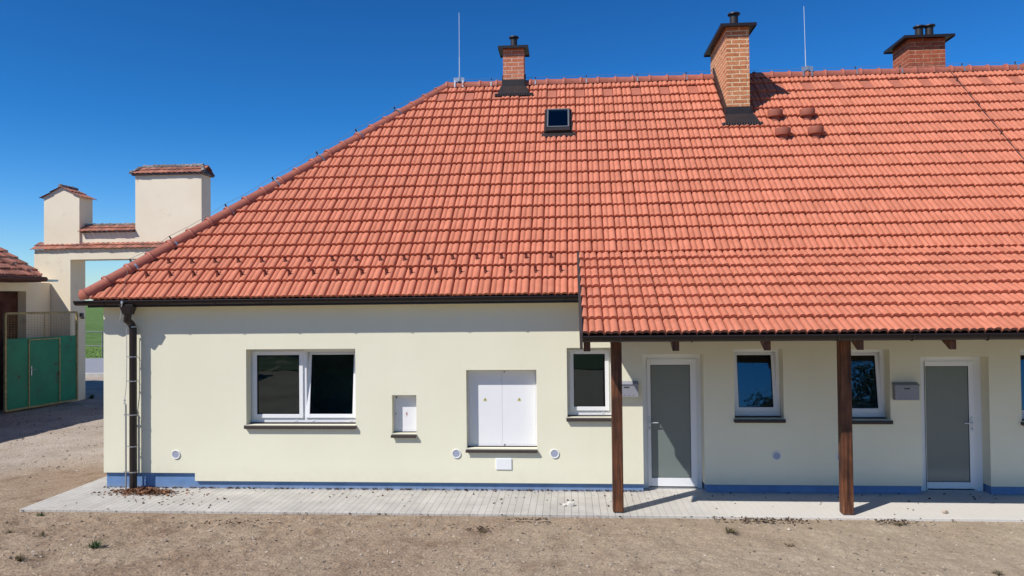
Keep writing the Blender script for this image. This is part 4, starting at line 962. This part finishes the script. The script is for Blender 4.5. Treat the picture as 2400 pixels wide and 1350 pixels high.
b = MB(); b.add([(EX+.02, EYS, EZ-.03), (EX+.02, EYE, EZ-.03), (EX-run, EYE-run, zt_-.03), (EX-run, EYS, zt_-.03)], [(0, 1, 2, 3)]); b.add([(EX, EYE, EZ-.03), (EX-2*run, EYE, EZ-.03), (EX-run, EYE-run, zt_-.03)], [(0, 1, 2)])
b.add([(EX-2*run, EYS, EZ-.03), (EX-2*run, EYE, EZ-.03), (EX-run, EYE-run, zt_-.03), (EX-run, EYS, zt_-.03)], [(0, 1, 2, 3)]); b.build('roof_underlay', M_oldtile, ob, fix=False)
o = caps((EX, EYE, EZ+.02), (EX-run, EYE-run, zt_+.02), .40, .09, M_oldtile, 'hip_cap', 9, None); attach(o, ob)
b = MB(); b.tube([(EX+.07, EYS, EZ-.05), (EX+.07, EYE+.1, EZ-.05)], .07, 12); b.box(EX-.9, EX, EYS, EYE, EZ-.14, EZ-.07); b.build('gutter', mat('rust_brown_gutter', (.10, .035, .025), .6, .3, var=.3, scale=5), ob, smooth=True)
b = MB(); b.box(EX-1.2, EX-.1, EYE-.0, EYE+.9, EZ-.1, EZ-.04); b.build('eave_flashing', M_galv, ob)

# unseen tall block added left of the view to shade the lane behind the gateway
b = MB(); b.box(-30, -20.1, 4.0, 13.0, -.1, 7.0); b.build('shade_block_wall', M_arch, ob)
b = MB(); b.add([(-30.3, 3.7, 6.95), (-19.85, 3.7, 6.95), (-19.85, 13.3, 6.95), (-30.3, 13.3, 6.95), (-27, 8.5, 8.6), (-22, 8.5, 8.6)], [(0, 3, 2, 1), (0, 1, 5, 4), (2, 3, 4, 5), (1, 2, 5), (3, 0, 4)]); b.build('shade_block_roof', M_oldtile, ob)
# green gate leaf, swung open beside the outbuilding
G0 = onZ(180, 941, .0); G1 = onZ(12, 969, .0)
gd = (Vector((G1.x, G1.y, 0))-Vector((G0.x, G0.y, 0))); gl = gd.length; gd.normalize(); gn = Vector((gd.y, -gd.x, 0))
if gn.x < 0: gn = -gn
gt = thing('gate', (G0.x, G0.y, 0), 'green sheet metal gate leaf with yellow frame and wire mesh top, swung open', 'gate')
def gp(s_, z, off=0): return Vector((G0.x, G0.y, 0))+gd*(s_*gl)+gn*off+Vector((0, 0, z))
gb = .06; gs = 2.08; gtp = 2.80
b = MB()
for (s_a, s_b, za, zb_) in ((0, 0, gb, gtp), (1, 1, gb, gtp)): b.beam(gp(s_a, za), gp(s_b, zb_), .06, .06, up=tuple(gd))
b.beam(gp(0, gtp), gp(1, gtp), .06, .06); b.beam(gp(0, gb), gp(1, gb), .05, .05)
b.build('frame', M_ylw, gt, bevel=.006)
b = MB(); b.hexa([gp(.02, gb+.03, 0), gp(.98, gb+.03, 0), gp(.98, gb+.03, .012), gp(.02, gb+.03, .012), gp(.02, gs, 0), gp(.98, gs, 0), gp(.98, gs, .012), gp(.02, gs, .012)]); b.build('panel', M_green, gt)
b = MB()
for k in range(1, 26): b.tube([gp(k/26, gs), gp(k/26, gtp)], .003, 4)
for k in range(1, 15): b.tube([gp(.0, gs+(gtp-gs)*k/15), gp(1, gs+(gtp-gs)*k/15)], .003, 4)
b.tube([gp(.48, gs), gp(.48, gtp)], .012, 5); b.build('wire_mesh', M_ylw, gt)
b = MB(); b.beam(gp(.27, gb, .02), gp(.27, gs-.06, .02), .03, .035, up=tuple(gd)); b.beam(gp(.70, gb, .02), gp(.70, gs-.06, .02), .03, .035, up=tuple(gd)); b.beam(gp(.27, gs-.06, .02), gp(.70, gs-.06, .02), .03, .03)
wk = b.build('wicket_door', M_ylw, gt)
b = MB(); b.beam(gp(.67, .98, .03), gp(.67, 1.25, .03), .04, .01, up=tuple(gn)); b.tube([gp(.67, 1.15, .06), gp(.62, 1.15, .07)], .01, 6); o = b.build('handle', M_galv, None); o.parent = wk

# pipe railing along the field
rail = thing('railing', (-22, 31.2, 0), 'grey two-bar pipe railing along the green field', 'railing')
b = MB(); ry = 29.9
z1_, z2_ = onY(222, 778, ry).z, onY(222, 811, ry).z
for z in (z1_, z2_): b.tube([(-60, ry, z), (-30, ry, z+.02), (-22, ry, z), (20, ry, z)], .03, 6)
b.build('rail', M_oldsteel, rail, smooth=True)
for k in range(20):
    x = onY(240, 800, ry).x-12+2.4*k*1.0
    b = MB(); b.tube([(x, ry, -.1), (x, ry, z1_+.03)], .035, 6); b.build('railing_post', M_oldsteel, rail, smooth=True)

# ================================================================ SMALL THINGS
def leafset(pts, size, m, name, label, cat, kind='stuff', up=.35, seed=1, curl=.4):
    rg = random.Random(seed); b = MB()
    for (x, y, z) in pts:
        s_ = size*rg.uniform(.6, 1.3); a = rg.uniform(0, 2*PI); tl = rg.uniform(-up, up); tr = rg.uniform(-up, up)
        R_ = Matrix.Rotation(a, 3, 'Z') @ Matrix.Rotation(tl, 3, 'X') @ Matrix.Rotation(tr, 3, 'Y')
        c = s_*curl; P4 = [(-s_, 0, 0), (0, -s_*.5, c*.5), (s_, 0, c*rg.uniform(-.3, .8)), (0, s_*.5, c*.4), (0, 0, 0)]
        q_ = [R_ @ Vector(p)+Vector((x, y, z)) for p in P4]; b.add(q_, [(0, 1, 4), (1, 2, 4), (2, 3, 4), (3, 0, 4)])
    me = bpy.data.meshes.new(name); me.from_pydata(b.v, [], b.f); o = link(name, me, m); tag(o, label, cat, kind=kind); return o
rg = random.Random(5)
# pile at the downpipe
pc_ = onZ(340, 1156); pts = []
for k in range(900):
    r_ = abs(rg.gauss(0, .27)); a = rg.uniform(0, 2*PI); x = pc_.x+r_*math.cos(a)*1.25; y = min(.02, pc_.y+r_*math.sin(a)*.40)
    pts.append((x, y, .006+max(0, .09-.17*r_)*rg.random()))
leafset(pts, .03, M_leaf, 'leaf_pile', 'pile of dry brown leaves at the foot of the downpipe', 'leaf pile', kind=None, up=.9, seed=2)
bpy.data.objects['leaf_pile'].pop('kind', None)
pts = []
for k in range(420):                                   # along the plinth
    x = rg.uniform(XC, D1[0]); y = .03-abs(rg.gauss(0, .015)); pts.append((x, y, .004+rg.random()*.012))
for k in range(150):
    x = rg.uniform(XC, 9); y = -abs(rg.gauss(0, .5)); 
    if y > -PAVE+.03: pts.append((x, y, .006))
for k in range(46):
    pts.append((pc_.x+rg.uniform(.0, 1.6), pc_.y-rg.uniform(0, .7), .006))
for k in range(60):
    x = rg.uniform(xpl, 9); pts.append((x, -PAVE-rg.uniform(.0, .06), -.01))
for (px, py, n, sx, sy) in ((1800, 1219, 150, .35, .05), (1130, 1240, 30, .13, .05), (2105, 1222, 60, .16, .04), (1235, 1218, 50, .2, .03), (560, 1224, 40, .3, .06)):
    q0 = onZ(px, py)
    for k in range(n): pts.append((q0.x+rg.gauss(0, sx), q0.y+rg.gauss(0, sy), .0+rg.random()*.012))
leafset(pts, .026, M_leaf2, 'dry_leaves', 'scattered dry leaf litter on the paving and soil', 'leaf litter', up=.7, seed=3)
# pebbles and clods
def rocks(n, region, smin, smax, m, name, label, cat, seed, bias=2.2):
    g = np.random.default_rng(seed); base = np.array([(1,0,0),(-1,0,0),(0,1,0),(0,-1,0),(0,0,1),(0,0,-1)], float)
    fs0 = [(0,2,4),(2,1,4),(1,3,4),(3,0,4),(2,0,5),(1,2,5),(3,1,5),(0,3,5)]; vs = []; fs = []
    X, Y = region(n, g); Z = ground_h(X, Y); sz = smin+(smax-smin)*g.random(len(X))**bias
    for i in range(len(X)):
        sc = sz[i]*g.uniform(.6, 1.25, 3)*(1, 1, .62); p = base*sc*g.uniform(.75, 1.2, (6, 1)); a = g.uniform(0, 2*PI); ca, sa = math.cos(a), math.sin(a)
        p = np.stack([p[:, 0]*ca-p[:, 1]*sa, p[:, 0]*sa+p[:, 1]*ca, p[:, 2]], 1)+(X[i], Y[i], Z[i]+sz[i]*.12); vs.append(p); fs += [tuple(j+6*i for j in f_) for f_ in fs0]
    me = mesh_np(name, np.concatenate(vs), fs); return tag(link(name, me, m), label, cat, kind='stuff')
def reg_front(n, g):
    X = g.uniform(-9.4, 8.0, n); Y = -PAVE-.02-g.random(n)*2.9; k = vnoise(X, Y, 1.1, 21)+.35*(X < 1) > g.uniform(-.6, .45, n); return X[k], Y[k]
def reg_left(n, g):
    X = g.uniform(-17, XC-.3, n); Y = g.uniform(-1.5, 11, n); k = (X < XC-1.35) | (Y < -PAVE); return X[k], Y[k]
rocks(13000, reg_front, .004, .026, M_stone, 'gravel', 'small stones and clods strewn over the bare soil in front', 'gravel', 31, 3.6)
rocks(6000, reg_left, .006, .036, M_stone, 'track_gravel', 'loose stones on the track left of the house', 'gravel', 32, 5)
# the two white lumps and the pale stone on the paving
def lump(px, py, s, name, m, label, cat, z=0.0, seed=1, group=None):
    P_ = onZ(px, py, z); bm = bmesh.new(); bmesh.ops.create_icosphere(bm, subdivisions=2, radius=s); g = random.Random(seed)
    for v_ in bm.verts: v_.co = Vector((v_.co.x*1.15, v_.co.y, v_.co.z*.8))*g.uniform(.8, 1.2)
    me = bpy.data.meshes.new(name); bm.to_mesh(me); bm.free(); o = link(name, me, m); o.location = (P_.x, P_.y, z+s*.5); tag(o, label, cat, group); return o
lump(1337, 1186, .052, 'stone', M_wstone, 'white broken stone on the paving left of the porch post, larger of two', 'stone', seed=3)
lump(1324, 1186, .03, 'stone', M_wstone, 'small white stone touching the larger white stone on the paving', 'stone', seed=4)
lump(2215, 1203, .035, 'stone', M_stone, 'reddish brown lump on the paving below the right-hand door', 'stone', seed=5)
lump(1627, 1168, .03, 'stone', M_wstone, 'pale flat stone on the paving at the end of the post shadow', 'stone', seed=6)
# weeds
def weed(px, py, n, L, m, label, seed, spread=1.15, w_=.005, cat='weed'):
    P_ = onZ(px, py); z = float(ground_h(np.array([P_.x]), np.array([P_.y]))[0]); g = random.Random(seed); b = MB()
    for k in range(n):
        a = g.uniform(0, 2*PI); lean = g.uniform(.15, spread); l_ = L*g.uniform(.5, 1.1); d_ = Vector((math.cos(a), math.sin(a), 0)); sd_ = Vector((-d_.y, d_.x, 0))*w_
        p0 = d_*g.uniform(0, .05); p1 = p0+d_*(l_*.45*lean)+Vector((0, 0, l_*(.55-.22*lean))); p2 = p0+d_*(l_*lean)+Vector((0, 0, l_*max(.08, .85-.62*lean)))
        b.add([p0-sd_, p0+sd_, p1+sd_*.8, p1-sd_*.8, p2], [(0, 1, 2, 3), (3, 2, 4)])
    me = bpy.data.meshes.new('weed'); me.from_pydata(b.v, [], b.f); o = link('weed', me, m); o.location = (P_.x, P_.y, z); tag(o, label, cat, 'weeds in the bare soil')
for a in ((222, 1278, 75, .17, M_grass, 'greenest grass tuft on the soil near the lower left', 1), (95, 1203, 30, .09, M_grass, 'small green weed at the left front corner of the paving', 2),
          (98, 1248, 26, .08, M_dry, 'yellowish weed between the paving corner and the green tuft', 3), (45, 1308, 45, .12, M_dry, 'dull brownish weed patch at the lower left corner', 4),
          (22, 1245, 30, .10, M_dry, 'sparse olive weed at the left frame edge beside the paving corner', 5), (120, 1232, 20, .05, M_grass, 'tiny dark green weed just below the paving corner', 6),
          (1712, 1245, 60, .12, M_dry, 'dry tangled weed on the soil between the two porch posts', 7), (1850, 1275, 24, .07, M_dry, 'small dry weed right of the tangled one between the posts', 8),
          (2340, 1335, 30, .08, M_dry, 'dry weed at the lower right corner', 10), (2105, 1226, 50, .08, M_dry, 'dry clump against the paving edge right of the second post', 11),
          (1130, 1243, 34, .07, M_dry, 'dry dark clump on the soil below the meter cabinet', 12)):
    weed(*a)
def weedg(px, py, n, L, m, label, seed):
    weed(px, py, n, L, m, label, seed, w_=.012)
weedg(215, 932, 60, .22, M_grass, 'low green weed at the foot of the gateway pillar', 20)

# trees across the yard behind the viewer, seen only as reflections in the panes
def tree(x, y, hgt, cr, label, seed, dens=7000, ls=1.0):
    t_ = thing('tree', (x, y, 0), label, 'tree', 'trees mirrored in the window panes'); g = random.Random(seed)
    b = MB(); b.tube([(x, y, -.1), (x+.1, y, hgt*.3), (x, y+.1, hgt*.6), (x, y, hgt*.9)], [.22, .17, .1, .03], 9)
    tips = []
    for k in range(14):
        a = g.uniform(0, 2*PI); z0 = hgt*g.uniform(.3, .75); l_ = cr*g.uniform(.5, 1.0)*(1.1-(z0/hgt)*.5); p0 = Vector((x, y, z0)); p1 = p0+Vector((math.cos(a)*l_*.5, math.sin(a)*l_*.5, l_*.35)); p2 = p0+Vector((math.cos(a)*l_, math.sin(a)*l_, l_*.75))
        b.tube([p0, p1, p2], [.07, .04, .015], 6); tips += [p1, p2]
    b.build('trunk', M_bark, t_, smooth=True)
    b = MB()
    for k in range(dens):
        c_ = g.choice(tips); p = c_+Vector((g.gauss(0, cr*.22), g.gauss(0, cr*.22), g.gauss(0, cr*.18))); s_ = g.uniform(.04, .09)*ls; v1_ = Vector((g.gauss(0, 1), g.gauss(0, 1), g.gauss(0, 1))).normalized(); v2_ = v1_.orthogonal().normalized()*s_; v1_ = v1_*s_*1.6
        b.add([p-v1_, p+v2_, p+v1_, p-v2_], [(0, 1, 2, 3)])
    me = bpy.data.meshes.new('crown'); me.from_pydata(b.v, [], b.f); link('crown', me, M_tleaf, t_)
tree(14.6, -42, 9.4, 2.3, 'leafy tree mirrored in the tilted window between the porch posts', 1)
tree(20.0, -40, 10.5, 4.0, 'broad tree mirrored in the window beside the second porch post', 2)
tree(-17, -38, 11, 4.8, 'dense tree mirrored in the wide left window', 3, 15000, 2.6)
tree(-25, -40, 11.5, 5.0, 'dark tree at the edge of the wide left window reflection', 4, 15000, 2.6)
